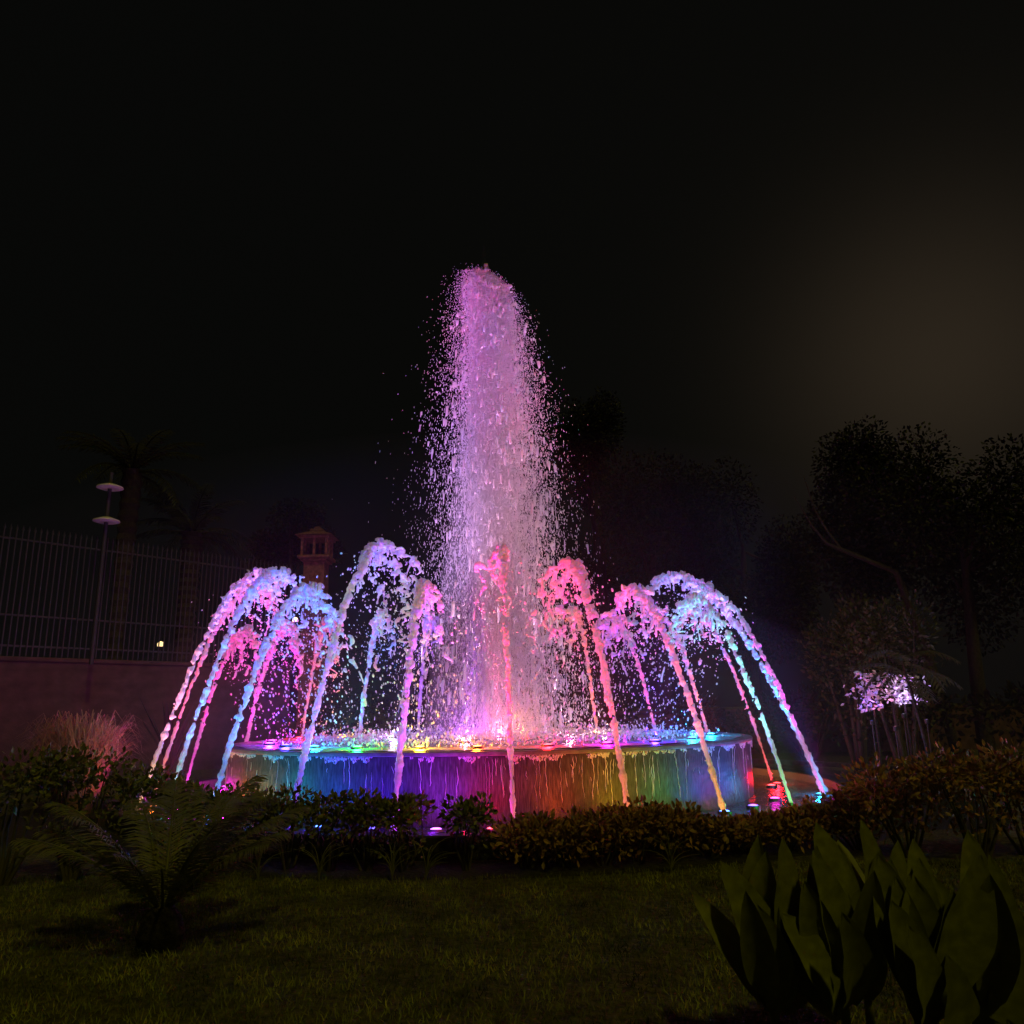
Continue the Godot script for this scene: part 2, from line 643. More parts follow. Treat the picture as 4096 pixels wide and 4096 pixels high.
# ---------------------------------------------------------------- plants
var leaf_mesh: ArrayMesh
var blade_mesh: ArrayMesh


func make_leaves() -> void:
	var s := Shape.new()
	# a pointed leaf one unit long, folded along its midrib
	var a := Vector3(0, 0, 0)
	var t := Vector3(0, 1, 0.12)
	var m1 := Vector3(0, 0.35, 0.03)
	var m2 := Vector3(0, 0.72, 0.05)
	for sg in [-1.0, 1.0]:
		var e1 := Vector3(sg * 0.26, 0.38, 0.1)
		var e2 := Vector3(sg * 0.19, 0.72, 0.12)
		if sg > 0:
			s.tri(a, m1, e1); s.quad(m1, m2, e2, e1); s.tri(m2, t, e2)
		else:
			s.tri(a, e1, m1); s.quad(m1, e1, e2, m2); s.tri(m2, e2, t)
	leaf_mesh = s.done()
	s = Shape.new()
	s.quad(Vector3(-0.5, 0, 0), Vector3(-0.35, 0.55, 0.12), Vector3(0.35, 0.55, 0.12), Vector3(0.5, 0, 0))
	s.tri(Vector3(-0.35, 0.55, 0.12), Vector3(0, 1, 0.4), Vector3(0.35, 0.55, 0.12))
	blade_mesh = s.done()


func turned(dir: Vector3, spin: float) -> Basis:
	var y := dir.normalized()
	var x := y.cross(Vector3(0.31, 0.2, 0.9)).normalized()
	return Basis(x, y, x.cross(y)).rotated(y, spin)


func tint(v: float, warm := 0.0) -> Color:
	return Color(v * (1.0 + warm), v, v * (1.0 - warm))


# stems and leaves in an uneven crown: centre, half-sizes
func shrub(called: String, label: String, category: String, at: Vector3, half: Vector3, count: int, size: float, leaf: String, group: String, sd: int, lumps := 7) -> Node3D:
	rng.seed = 5000 + sd
	var o := thing(called, label, category, at, group)
	var s := Shape.new()
	var heads := []
	for k in lumps:
		var a := TAU * (k + rng.randf() * 0.7) / lumps
		var rr := sqrt(rng.randf())
		heads.append(Vector3(cos(a) * half.x * rr * 0.75, half.y * rng.randf_range(1.2, 1.72), sin(a) * half.z * rr * 0.75))
	for hd in heads:
		var p0 := Vector3(hd.x * 0.15, -0.03, hd.z * 0.15)
		var p1 := p0.lerp(hd, 0.5) + Vector3(gauss(), 0, gauss()) * 0.04
		s.tube(PackedVector3Array([p0, p1, hd]), PackedFloat32Array([half.y * 0.03 + 0.004, half.y * 0.02 + 0.003, 0.003]), 5)
	part("stems", s.done(), M.stem, o)
	var places := []
	var colors := PackedColorArray()
	for k in count:
		var hd: Vector3 = heads[k % lumps]
		var d := Vector3(gauss(), gauss(), gauss()).normalized()
		var p: Vector3 = hd + d * Vector3(half.x * 0.5, half.y * 0.34, half.z * 0.5) * pow(rng.randf(), 0.45)
		if k % (9 if leaf == "hedge_leaf" else 4) == 0: p.y *= rng.randf_range(0.35, 0.9)
		if p.y < 0.03: continue
		var dir := (d + Vector3(0, 0.35, 0) + Vector3(gauss(), gauss(), gauss()) * 0.4).normalized()
		var z := size * rng.randf_range(0.6, 1.25)
		places.append(Transform3D(turned(dir, rng.randf() * TAU).scaled(Vector3.ONE * z), p))
		colors.append(tint(rng.randf_range(0.55, 1.35), rng.randf_range(-0.12, 0.2)))
	copies("leaves", leaf_mesh, M[leaf], places, colors, o)
	return o


func tree(called: String, label: String, at: Vector3, height: float, crown: Vector3, lift: float, count: int, size: float, leaf: String, sd: int, group: String, bare := false) -> Node3D:
	rng.seed = 9000 + sd
	var o := thing(called, label, "tree", at, group)
	var s := Shape.new()
	var path := PackedVector3Array()
	var radii := PackedFloat32Array()
	var top := height - crown.y * 0.8
	for i in 9:
		var t := i / 8.0
		path.append(Vector3(sin(t * 3.0 + sd) * 0.15 * t, top * t - 0.05, cos(t * 2.3 + sd) * 0.15 * t))
		radii.append(lerpf(0.035, 0.012, t) * height * 0.7)
	s.tube(path, radii, 10)
	var stem := part("trunk", s.done(), M.bark, o)
	var heads := []
	var n := 11
	for k in n:
		var d := Vector3(gauss(), gauss() * 0.9, gauss()).normalized() * pow(rng.randf(), 0.4)
		var hd := Vector3(path[8].x, lift, path[8].z) + d * crown * 0.75
		heads.append(hd)
		var from := path[5 + k % 4]
		var limbs := Shape.new()
		limbs.tube(PackedVector3Array([from, from.lerp(hd, 0.5) + Vector3(0, crown.y * 0.08, 0), hd]), PackedFloat32Array([radii[5 + k % 4] * 0.7, radii[8] * 0.5, 0.015]), 6)
		part("limb", limbs.done(), M.bark, stem)
	var places := []
	var colors := PackedColorArray()
	for k in count:
		var hd: Vector3 = heads[rng.randi() % n]
		var d := Vector3(gauss(), gauss(), gauss()).normalized()
		var p: Vector3 = hd + d * crown * 0.42 * pow(rng.randf(), 0.5)
		var dir := (d + Vector3(gauss(), gauss() - 0.3, gauss()) * 0.6).normalized()
		places.append(Transform3D(turned(dir, rng.randf() * TAU).scaled(Vector3.ONE * size * rng.randf_range(0.6, 1.3)), p))
		colors.append(tint(rng.randf_range(0.5, 1.4), rng.randf_range(-0.1, 0.15)))
	copies("crown", leaf_mesh, M[leaf], places, colors, o)
	return o


# one feather leaf: an arching midrib with two rows of narrow leaflets
func frond_mesh(long: float, rise: float, droop: float, leaflets: int, leaf_long: float, wide: float) -> ArrayMesh:
	var s := Shape.new()
	var path := PackedVector3Array()
	var radii := PackedFloat32Array()
	for i in 13:
		var t := i / 12.0
		path.append(Vector3(0, rise * t - droop * t * t, long * t * (1.0 - 0.12 * t)))
		radii.append(lerpf(0.016, 0.003, t) * long)
	s.tube(path, radii, 5)
	for i in leaflets:
		var t := 0.12 + 0.87 * i / leaflets
		var k := t * 12.0
		var p := path[int(k)].lerp(path[mini(int(k) + 1, 12)], k - int(k))
		var along := (path[mini(int(k) + 1, 12)] - path[int(k)]).normalized()
		var up := along.cross(Vector3.RIGHT).normalized() * -1.0
		var span := leaf_long * (0.35 + 0.65 * sin(PI * clampf(t * 0.92 + 0.06, 0, 1)))
		for sg in [-1.0, 1.0]:
			var dir := (Vector3(sg, 0, 0) * 0.8 + along * rng.randf_range(0.55, 0.8) + up * rng.randf_range(0.1, 0.4)).normalized()
			var q := p + dir * span * 0.55
			var tip := p + dir * span * rng.randf_range(0.9, 1.05) - Vector3(0, span * 0.16, 0)
			var w := along * wide
			if sg > 0: s.quad(p - w * 0.6, p + w * 0.6, q + w, q - w); s.tri(q - w, q + w, tip)
			else: s.quad(p - w * 0.6, q - w, q + w, p + w * 0.6); s.tri(q - w, tip, q + w)
	return s.done()


# ================================================================ the scene
func _ready() -> void:
	noise.frequency = 0.05
	noise.fractal_octaves = 2
	noise.seed = 4
	foam.frequency = 0.5
	foam.fractal_octaves = 2
	foam.seed = 9
	camera_and_sky()
	materials()
	make_drop()
	make_leaves()
	ground()
	fountain()
	lamps()
	jets()
	background_left()
	background_right()
	front_plants()


func camera_and_sky() -> void:
	var cam := Camera3D.new()
	cam.name = "camera"
	cam.fov = rad_to_deg(2.0 * atan(966.0 / 1504.0))
	cam.near = 0.05
	cam.far = 600.0
	cam.position = Vector3(0, 1.45, 0)
	cam.basis = Basis(Vector3.RIGHT, atan(369.0 / 1504.0)) * Basis(Vector3.BACK, deg_to_rad(-1.0))
	add_child(cam, true)
	cam.current = true

	# night air: almost black, a brownish glow of town light low on the right
	var w := 256
	var h := 128
	var im := Image.create(w, h, false, Image.FORMAT_RGBF)
	var glow_at := Vector3(0.47, 0.36, -0.8).normalized()
	for y in h:
		for x in w:
			var el := PI * (0.5 - (y + 0.5) / h)
			var az := TAU * (x + 0.5) / w
			var d := Vector3(cos(el) * sin(az), sin(el), -cos(el) * cos(az))
			var ang := rad_to_deg(acos(clampf(d.dot(glow_at), -1, 1)))
			var g := exp(-pow(ang / 9.0, 2.0)) * 0.018 + exp(-ang / 13.0) * 0.003
			var b := 0.0022
			im.set_pixel(x, y, Color(b + g * 1.0, b * 1.04 + g * 0.7, b * 0.9 + g * 0.42))
	var sky := Sky.new()
	var pm := PanoramaSkyMaterial.new()
	pm.panorama = ImageTexture.create_from_image(im)
	sky.sky_material = pm
	var env := Environment.new()
	env.background_mode = Environment.BG_SKY
	env.sky = sky
	env.tonemap_mode = Environment.TONE_MAPPER_LINEAR
	env.tonemap_exposure = 1.0
	env.volumetric_fog_enabled = true
	env.volumetric_fog_density = 0.0
	env.sdfgi_enabled = true
	env.ssao_enabled = true
	env.ssil_enabled = true
	var we := WorldEnvironment.new()
	we.name = "environment"
	we.environment = env
	add_child(we, true)

	# the weak yellow light that falls over the garden from behind the camera
	var sun := DirectionalLight3D.new()
	sun.name = "night_light"
	sun.light_color = Color(1.0, 0.94, 0.35)
	sun.light_energy = 0.105
	sun.light_angular_distance = 3.0
	sun.shadow_enabled = true
	sun.rotation = Vector3(deg_to_rad(-50), deg_to_rad(28), 0)
	add_child(sun, true)


func ground() -> void:
	var s := Shape.new()
	var near := 5.75
	# one sheet with a round opening for the pool
	for k in 72:
		var a := TAU * k / 72
		var b := TAU * (k + 1) / 72
		var radii := [5.75, 7.2, 12.0, 40.0, 400.0]
		for j in 4:
			var d := Vector3(sin(a), 0, cos(a))
			var e := Vector3(sin(b), 0, cos(b))
			s.quad(CENTRE + d * radii[j + 1], CENTRE + d * radii[j], CENTRE + e * radii[j], CENTRE + e * radii[j + 1])
	var g := part("lawn", s.done(), M.lawn, self)
	tag(g, "dark olive mown lawn in front of the hedge", "lawn", "", "structure")
	# the planted bed round the pool
	s = Shape.new()
	for k in 72:
		var a := TAU * k / 72
		var b := TAU * (k + 1) / 72
		var d := Vector3(sin(a), 0, cos(a))
		var e := Vector3(sin(b), 0, cos(b))
		var up := Vector3(0, 0.03, 0)
		var wide_a := 7.4 if cos(a) < 0.62 else 6.5
		var wide_b := 7.4 if cos(b) < 0.62 else 6.5
		s.quad(CENTRE + d * wide_a + Vector3(0, 0.004, 0), CENTRE + d * 5.76 + up, CENTRE + e * 5.76 + up, CENTRE + e * wide_b + Vector3(0, 0.004, 0))
	g = part("flower_bed", s.done(), M.soil, self)
	tag(g, "strip of bare dark soil under the hedge round the pool", "soil", "", "structure")
	# mown grass
	rng.seed = 31
	var places := []
	var colors := PackedColorArray()
	for k in 60000:
		var z := -2.6 - 5.4 * pow(rng.randf(), 0.8)
		var x := rng.randf_range(-0.68, 0.68) * -z
		var p := Vector3(x, 0, z)
		if (p - CENTRE).length() < 6.4: continue
		var tall := rng.randf_range(0.02, 0.05)
		var lean := Vector3(gauss() * 0.45, 1, gauss() * 0.45)
		places.append(Transform3D(turned(lean, rng.randf() * TAU) * Basis.from_scale(Vector3(0.006, tall, 0.02)), p))
		var patch := 0.8 + 0.5 * wob(x * 30.0, z * 0.8)
		colors.append(tint(patch * rng.randf_range(0.6, 1.3), rng.randf_range(-0.1, 0.25)))
	var gr := copies("grass", blade_mesh, M.grass_blade, places, colors, self)
	tag(gr, "short olive grass blades of the mown lawn in the foreground", "grass", "", "stuff")


func fountain() -> void:
	# outer pool
	var s := Shape.new()
	s.lathe([Vector2(5.45, 0.0), Vector2(5.45, 0.235), Vector2(5.465, 0.25), Vector2(5.73, 0.25), Vector2(5.75, 0.235), Vector2(5.75, -0.05)], 128)
	var pool := thing("fountain_pool", "low dark round pool kerb behind the hedge, around the whole fountain", "pool", CENTRE)
	part("kerb", s.done(), M.kerb, pool)
	s = Shape.new()
	s.lathe([Vector2(5.46, 0.02), Vector2(0.0, 0.02)], 96)
	part("floor", s.done(), M.kerb, pool)
	s = Shape.new()
	s.lathe([Vector2(5.45, POOL_Y), Vector2(4.2, POOL_Y)], 128)
	var wtr := part("pool_water", s.done(), M.pool_water, self)
	wtr.position = CENTRE
	tag(wtr, "dark rippled water in the outer ring of the pool", "water", "", "structure")

	# raised basin
	var basin := thing("fountain_basin", "raised round basin with coloured light washing over its wall", "fountain", CENTRE)
	s = Shape.new()
	s.lathe([Vector2(4.2, 0.02), Vector2(4.2, 0.895), Vector2(4.19, 0.902)], 160)
	part("wall", s.done(), M.wet_wall, basin)
	s = Shape.new()
	s.lathe([Vector2(4.195, 0.9), Vector2(4.235, 0.905), Vector2(4.245, 0.915), Vector2(4.245, 0.945), Vector2(4.235, 0.955), Vector2(4.1, 0.958), Vector2(4.08, 0.94), Vector2(4.08, 0.5)], 160)
	part("rim", s.done(), M.stone, basin)
	s = Shape.new()
	s.lathe([Vector2(4.12, 0.62), Vector2(0.0, 0.62)], 96)
	part("floor", s.done(), M.stone, basin)
	s = Shape.new()
	var rows := 44
	var profile := []
	for k in rows + 1: profile.append(Vector2(4.11 * (1.0 - k / float(rows)), BASIN_Y))
	s.lathe(profile, 128)
	# slow swell of the stirred surface
	for i in s.v.size():
		var p := s.v[i]
		s.v[i].y += 0.012 * noise.get_noise_2d(p.x * 60.0, p.z * 60.0) + 0.02 * noise.get_noise_2d(p.x * 16.0 + 500.0, p.z * 16.0) * (1.0 - 0.15 * p.length())
	var bw := part("basin_water", s.done(), M.basin_water, self)
	bw.position = CENTRE
	tag(bw, "stirred water filling the raised round basin to its rim", "water", "", "structure")
	# the nozzle of the central column
	s = Shape.new()
	s.lathe([Vector2(0.11, 0.6), Vector2(0.11, 0.98), Vector2(0.09, 1.0), Vector2(0.07, 1.08), Vector2(0.05, 1.08), Vector2(0.05, 0.98)], 20)
	var nz := thing("central_nozzle", "metal nozzle at the foot of the tall water column", "nozzle", CENTRE - Vector3(0.08, 0, 0))
	part("pipe", s.done(), M.metal, nz)

	# water running over the rim and down the wall
	rng.seed = 12
	var prims := PackedFloat32Array()
	var film := Shape.new()
	for k in 130:
		var a := deg_to_rad(rng.randf_range(-112, 112))
		if k % 3 == 0: a = deg_to_rad(24.0 + gauss() * 14.0)
		var long := 0.05 + 0.75 * pow(rng.randf(), 2.2)
		var y0 := 0.88 - 0.25 * pow(rng.randf(), 3.0)
		var n := int(long / 0.05) + 2
		var path := PackedVector3Array()
		var radii := PackedFloat32Array()
		var wide := rng.randf_range(0.001, 0.0034)
		for i in n + 1:
			var t := i / float(n)
			a += gauss() * 0.0016
			var y := maxf(y0 - long * t, POOL_Y)
			path.append(Vector3(sin(a), 0, cos(a)) * (4.203 + 0.03 * exp(-pow((y - 0.9) / 0.06, 2.0)) + wide * 0.4) + Vector3(0, y, 0))
			radii.append(wide * (0.6 + 0.9 * rng.randf()) * (1.0 if i > 0 and i < n else 0.3))
		film.tube(path, radii, 4)
	# the broken white lip where the sheet leaves the rim
	var lip := []
	for k in 7000:
		var a := deg_to_rad(rng.randf_range(-112.0, 112.0))
		var thick := maxf(0.0, 0.35 + 0.9 * wob(a * 160.0, 3.0) + 0.5 * wob(a * 900.0, 8.0))
		if rng.randf() > thick: continue
		var dip := 0.008 + 0.05 * thick * pow(rng.randf(), 1.6)
		lip.append(drop(CENTRE + Vector3(sin(a), 0, cos(a)) * (4.21 + 0.02 * rng.randf()) + Vector3(0, 0.905 - dip, 0), Vector3(gauss() * 0.2, 1, gauss() * 0.2), 0.003 + 0.006 * rng.randf(), rng.randf_range(1.0, 2.6)))
	var lf := copies("overflow_foam", drop_mesh, M.droplet, lip, PackedColorArray(), self)
	tag(lf, "broken white edge of foam just under the basin rim", "foam", "", "stuff")
	var fw := part("overflow_water", film.done(), M.water, self)
	fw.position = CENTRE
	tag(fw, "thin streaks of water running down the basin wall", "water", "", "stuff")

	# fine mist hanging in the coloured light round the fountain
	var k_mist := 0
	for sz in [Vector3(12.6, 5.0, 12.6), Vector3(19, 8.6, 19)]:
		var fog := FogVolume.new()
		fog.name = numbered("mist")
		fog.shape = RenderingServer.FOG_VOLUME_SHAPE_ELLIPSOID
		fog.size = sz
		var fm := FogMaterial.new()
		fm.density = [0.0024, 0.0013][k_mist]
		fm.albedo = Color(0.95, 0.95, 0.95)
		fog.material = fm
		add_child(fog, true)
		fog.position = CENTRE + Vector3(0, 1.0, 0)
		tag(fog, ["low coloured mist over the basin and the jets", "fainter wide mist round the whole fountain"][k_mist], "mist", "", "stuff")
		k_mist += 1

	# splash where the jets fall back
	var places := []
	for k in 6000:
		var a := rng.randf() * TAU
		var r := 2.6 + gauss() * 0.5
		if k % 3 == 0: r = absf(gauss()) * 0.7
		r = minf(r, 4.05)
		var y := BASIN_Y + 0.012 + 0.06 * -log(maxf(rng.randf(), 1e-4)) * (0.35 + 0.8 * absf(wob(rad_to_deg(a) * 3.0, 4.0)))
		places.append(drop(CENTRE + Vector3(sin(a) * r, y, cos(a) * r), Vector3(gauss() * 0.3, 1, gauss() * 0.3), 0.006 + 0.012 * pow(rng.randf(), 2.0), rng.randf_range(1.0, 2.0)))
	var sp := copies("splash", drop_mesh, M.droplet, places, PackedColorArray(), self)
	tag(sp, "low splash of droplets over the basin water where the jets fall back", "splash", "", "stuff")


const CREAM := Color(1.0, 0.72, 0.42)
const ORANGE := Color(1.0, 0.42, 0.1)
const AMBER := Color(1.0, 0.6, 0.22)
const YELLOW := Color(1.0, 0.75, 0.15)
const GREEN := Color(0.12, 1.0, 0.35)
const TEAL := Color(0.15, 0.85, 0.8)
const CYAN := Color(0.08, 0.7, 1.0)
const BLUE := Color(0.12, 0.36, 1.0)
const INDIGO := Color(0.22, 0.12, 1.0)
const VIOLET := Color(0.6, 0.15, 1.0)
const MAGENTA := Color(1.0, 0.1, 0.85)
const PINK := Color(1.0, 0.25, 0.5)
const CRIMSON := Color(1.0, 0.1, 0.3)
const RED := Color(1.0, 0.07, 0.12)


func lamps() -> void:
	# one under each jet of the outer ring: angle, ring radius, colour, strength, label
	var beams := [
		[-64, 5.37, CREAM, 32, "cream lamp under the leftmost water jet", Color(1.0, 0.66, 0.82)],
		[-76, 5.26, ORANGE, 32, "orange lamp under the second water jet from the left", Color(1.0, 0.38, 0.45)],
		[-53, 5.18, TEAL, 32, "teal lamp under the third water jet from the left", Color(0.62, 0.66, 1.0)],
		[-92, 5.2, MAGENTA, 32, "magenta lamp under the jet at the far left edge of the pool", Color(1.0, 0.3, 0.62)],
		[-42, 5.0, BLUE, 32, "blue lamp under the blue jet left of the basin", Color(0.42, 0.6, 1.0)],
		[-25.5, 5.0, INDIGO, 32, "indigo lamp under the indigo jet that crosses the left of the basin wall", Color(0.68, 0.52, 1.0)],
		[-10.5, 5.0, VIOLET, 32, "violet lamp under the violet jet left of the front centre", Color(0.85, 0.5, 1.0)],
		[4.3, 5.05, CRIMSON, 70, "crimson lamp under the thin pink jet at the front centre", Color(1.0, 0.25, 0.45)],
		[19.4, 5.0, ORANGE, 32, "orange lamp under the salmon jet right of the front centre", Color(1.0, 0.42, 0.6)],
		[34.2, 5.05, AMBER, 32, "amber lamp under the tan jet on the right of the basin wall", Color(1.0, 0.5, 0.62)],
		[53, 5.0, GREEN, 32, "green lamp under the green jet right of the basin", Color(0.55, 0.8, 0.85)],
		[66, 5.2, MAGENTA, 32, "magenta lamp under the magenta jet right of the basin", Color(1.0, 0.35, 0.95)],
		[77.5, 5.25, CYAN, 64, "sky blue lamp under the rightmost water jet", Color(0.3, 0.6, 1.0)],
		[97, 4.9, RED, 32, "red lamp under the red jet beside the right end of the basin", Color(1.0, 0.3, 0.45)],
		[119, 5.0, AMBER, 38, "amber lamp behind the basin under its rightmost rear jet", Color(1.0, 0.6, 0.5)],
		[135, 4.95, PINK, 38, "pink lamp behind the basin under the second rear jet from the right", Color(1.0, 0.4, 0.75)],
		[153, 5.05, ORANGE, 38, "orange lamp behind the basin under the rear jet right of the column", Color(1.0, 0.45, 0.3)],
		[169, 5.1, YELLOW, 32, "yellow lamp straight behind the basin right of the column", Color(1.0, 0.75, 0.6)],
		[-159, 5.15, VIOLET, 32, "violet lamp straight behind the basin left of the column", Color(0.75, 0.5, 1.0)],
		[-143, 5.1, CYAN, 51, "sky blue lamp behind the basin under the bright blue rear jet", Color(0.15, 0.65, 1.0)],
		[-127, 5.1, PINK, 38, "pink lamp behind the basin under the second rear jet from the left", Color(1.0, 0.3, 0.5)],
		[-110, 5.15, MAGENTA, 45, "magenta lamp behind the basin under its leftmost rear jet", Color(1.0, 0.25, 0.85)],
	]
	for b in beams:
		var front: bool = absf(b[0]) < 70.0
		var at := ring(b[0] + (-5.5 if b[0] > 0.0 else 5.5), minf(b[1] + 0.3, 5.36) if front else b[1] - 0.1, POOL_Y - 0.03)
		var aim := ring(b[0], b[1] - 1.05, 3.1)
		lamp(b[4], at, b[2], b[3] * 0.85, aim, 21.0, "lamps under the outer jets", 4.0, 0.6, Color.from_hsv(b[5].h, minf(1.0, b[5].s * 1.8), 1.0).lerp(b[2], 0.3))
	# at the foot of the basin wall
	var feet := [
		[-56, ORANGE, "orange lamp at the foot of the wall at the left end of the basin"],
		[-43, Color(0.45, 0.7, 0.25), "olive lamp at the foot of the wall between the teal and blue jets"],
		[-33, Color(0.05, 0.65, 0.8), "teal blue lamp at the foot of the wall right of the blue jet"],
		[-24, BLUE, "blue lamp at the foot of the wall behind the indigo jet"],
		[-15.5, INDIGO, "indigo lamp at the foot of the wall left of the violet jet"],
		[-6.1, VIOLET, "purple lamp glowing through the gap in the hedge right of the violet jet"],
		[1.8, Color(1.0, 0.04, 0.14), "crimson lamp at the foot of the wall left of the front centre jet"],
		[12, Color(1.0, 0.3, 0.04), "orange lamp at the foot of the wall right of the front centre jet"],
		[22, Color(0.85, 0.7, 0.06), "yellow lamp at the foot of the wall behind the salmon jet"],
		[31, Color(0.25, 0.8, 0.4), "green lamp at the foot of the wall left of the tan jet"],
		[41, BLUE, "blue lamp at the foot of the wall right of the tan jet"],
		[50, INDIGO, "indigo lamp at the foot of the wall left of the green jet"],
		[62, MAGENTA, "magenta lamp at the foot of the wall at the right end of the basin"],
		[86, RED, "red lamp shining at the foot of the basin beside the red jet"],
	]
	for b in feet:
		var at := ring(b[0], 4.58, POOL_Y - 0.02)
		var aim := ring(b[0], 4.3, 0.8)
		lamp(b[2], at, b[1], 1.5 if b[1] in [BLUE, INDIGO, VIOLET] or b[0] == -33 else 0.75, aim, 70.0, "lamps at the foot of the basin wall", 7.0, 0.02)
	# under the rim of the basin, shining up at the falling water
	var rims := [
		[-66, VIOLET, "violet lamp in the basin at its left end"],
		[-52, INDIGO, "deep blue lamp in the basin behind the blue jet"],
		[-39.5, CYAN, "cyan lamp in the basin behind the indigo jet"],
		[-27, GREEN, "green lamp in the basin between the indigo and violet jets"],
		[-12.7, YELLOW, "warm yellow lamp in the basin right of the violet jet"],
		[-1.1, ORANGE, "orange lamp in the basin left of the front centre jet"],
		[13.1, RED, "red lamp in the basin right of the front centre jet"],
		[26.2, MAGENTA, "magenta lamp in the basin left of the salmon jet"],
		[39.5, INDIGO, "deep blue lamp in the basin left of the tan jet"],
		[54.7, CYAN, "cyan lamp in the basin at its right end beside the tan jet"],
		[78, CYAN, "pale cyan lamp in the basin at the far right end"],
		[100, BLUE, "blue lamp in the back of the basin on the right"],
		[122, INDIGO, "indigo lamp in the back of the basin right of the column"],
		[145, ORANGE, "orange lamp in the back of the basin just right of the column"],
		[168, YELLOW, "yellow lamp in the back of the basin behind the column"],
		[-168, VIOLET, "violet lamp in the back of the basin left of the column"],
		[-145, BLUE, "blue lamp in the back of the basin under the bright blue jet"],
		[-125, YELLOW, "yellow lamp in the back of the basin on the left"],
		[-105, RED, "red lamp in the back of the basin at the left"],
		[-85, MAGENTA, "magenta lamp in the back of the basin at the far left end"],
	]
	for b in rims:
		var at := ring(b[0], 3.62, BASIN_Y - 0.03)
		var strong: float = 2.0 if b[1] in [GREEN, YELLOW, ORANGE, CYAN] else 3.5 if b[1] in [RED, MAGENTA] else 9.0
		lamp(b[2], at, b[1], strong, ring(b[0], 3.62, 5.0), 42.0, "lamps in the basin along its rim", 9.0, 0.8)
	# around the column
	var mids := [
		[-110, VIOLET, "violet lamp left of the foot of the water column", 1.0],
		[-50, VIOLET, "purple lamp left in front of the foot of the column", 1.0],
		[-10, PINK, "pink lamp in front of the foot of the column", 0.8],
		[40, CRIMSON, "crimson lamp right in front of the foot of the column", 0.45],
		[90, ORANGE, "orange lamp right of the foot of the column", 0.5],
		[160, MAGENTA, "magenta lamp behind the foot of the column", 0.8],
	]
	for b in mids:
		var at := ring(b[0], 1.9, BASIN_Y - 0.03)
		lamp(b[2], at, b[1].lerp(Color(0.96, 0.92, 1.0), 0.64), 46.0 * b[3], CENTRE + Vector3(0, 7.2, 0), 15.5, "lamps around the central column", 4.0, 0.45)
	for b in [[-80, VIOLET, "violet lamp close to the left of the central nozzle"], [20, PINK, "pink lamp close in front of the central nozzle"], [110, AMBER, "amber lamp close to the right of the central nozzle"]]:
		lamp(b[2], ring(b[0], 0.42, BASIN_Y - 0.03), b[1].lerp(Color.WHITE, 0.22), 30.0, CENTRE + Vector3(-0.08, 5.0, 0), 10.0, "lamps around the central column", 5.0, 0.7)


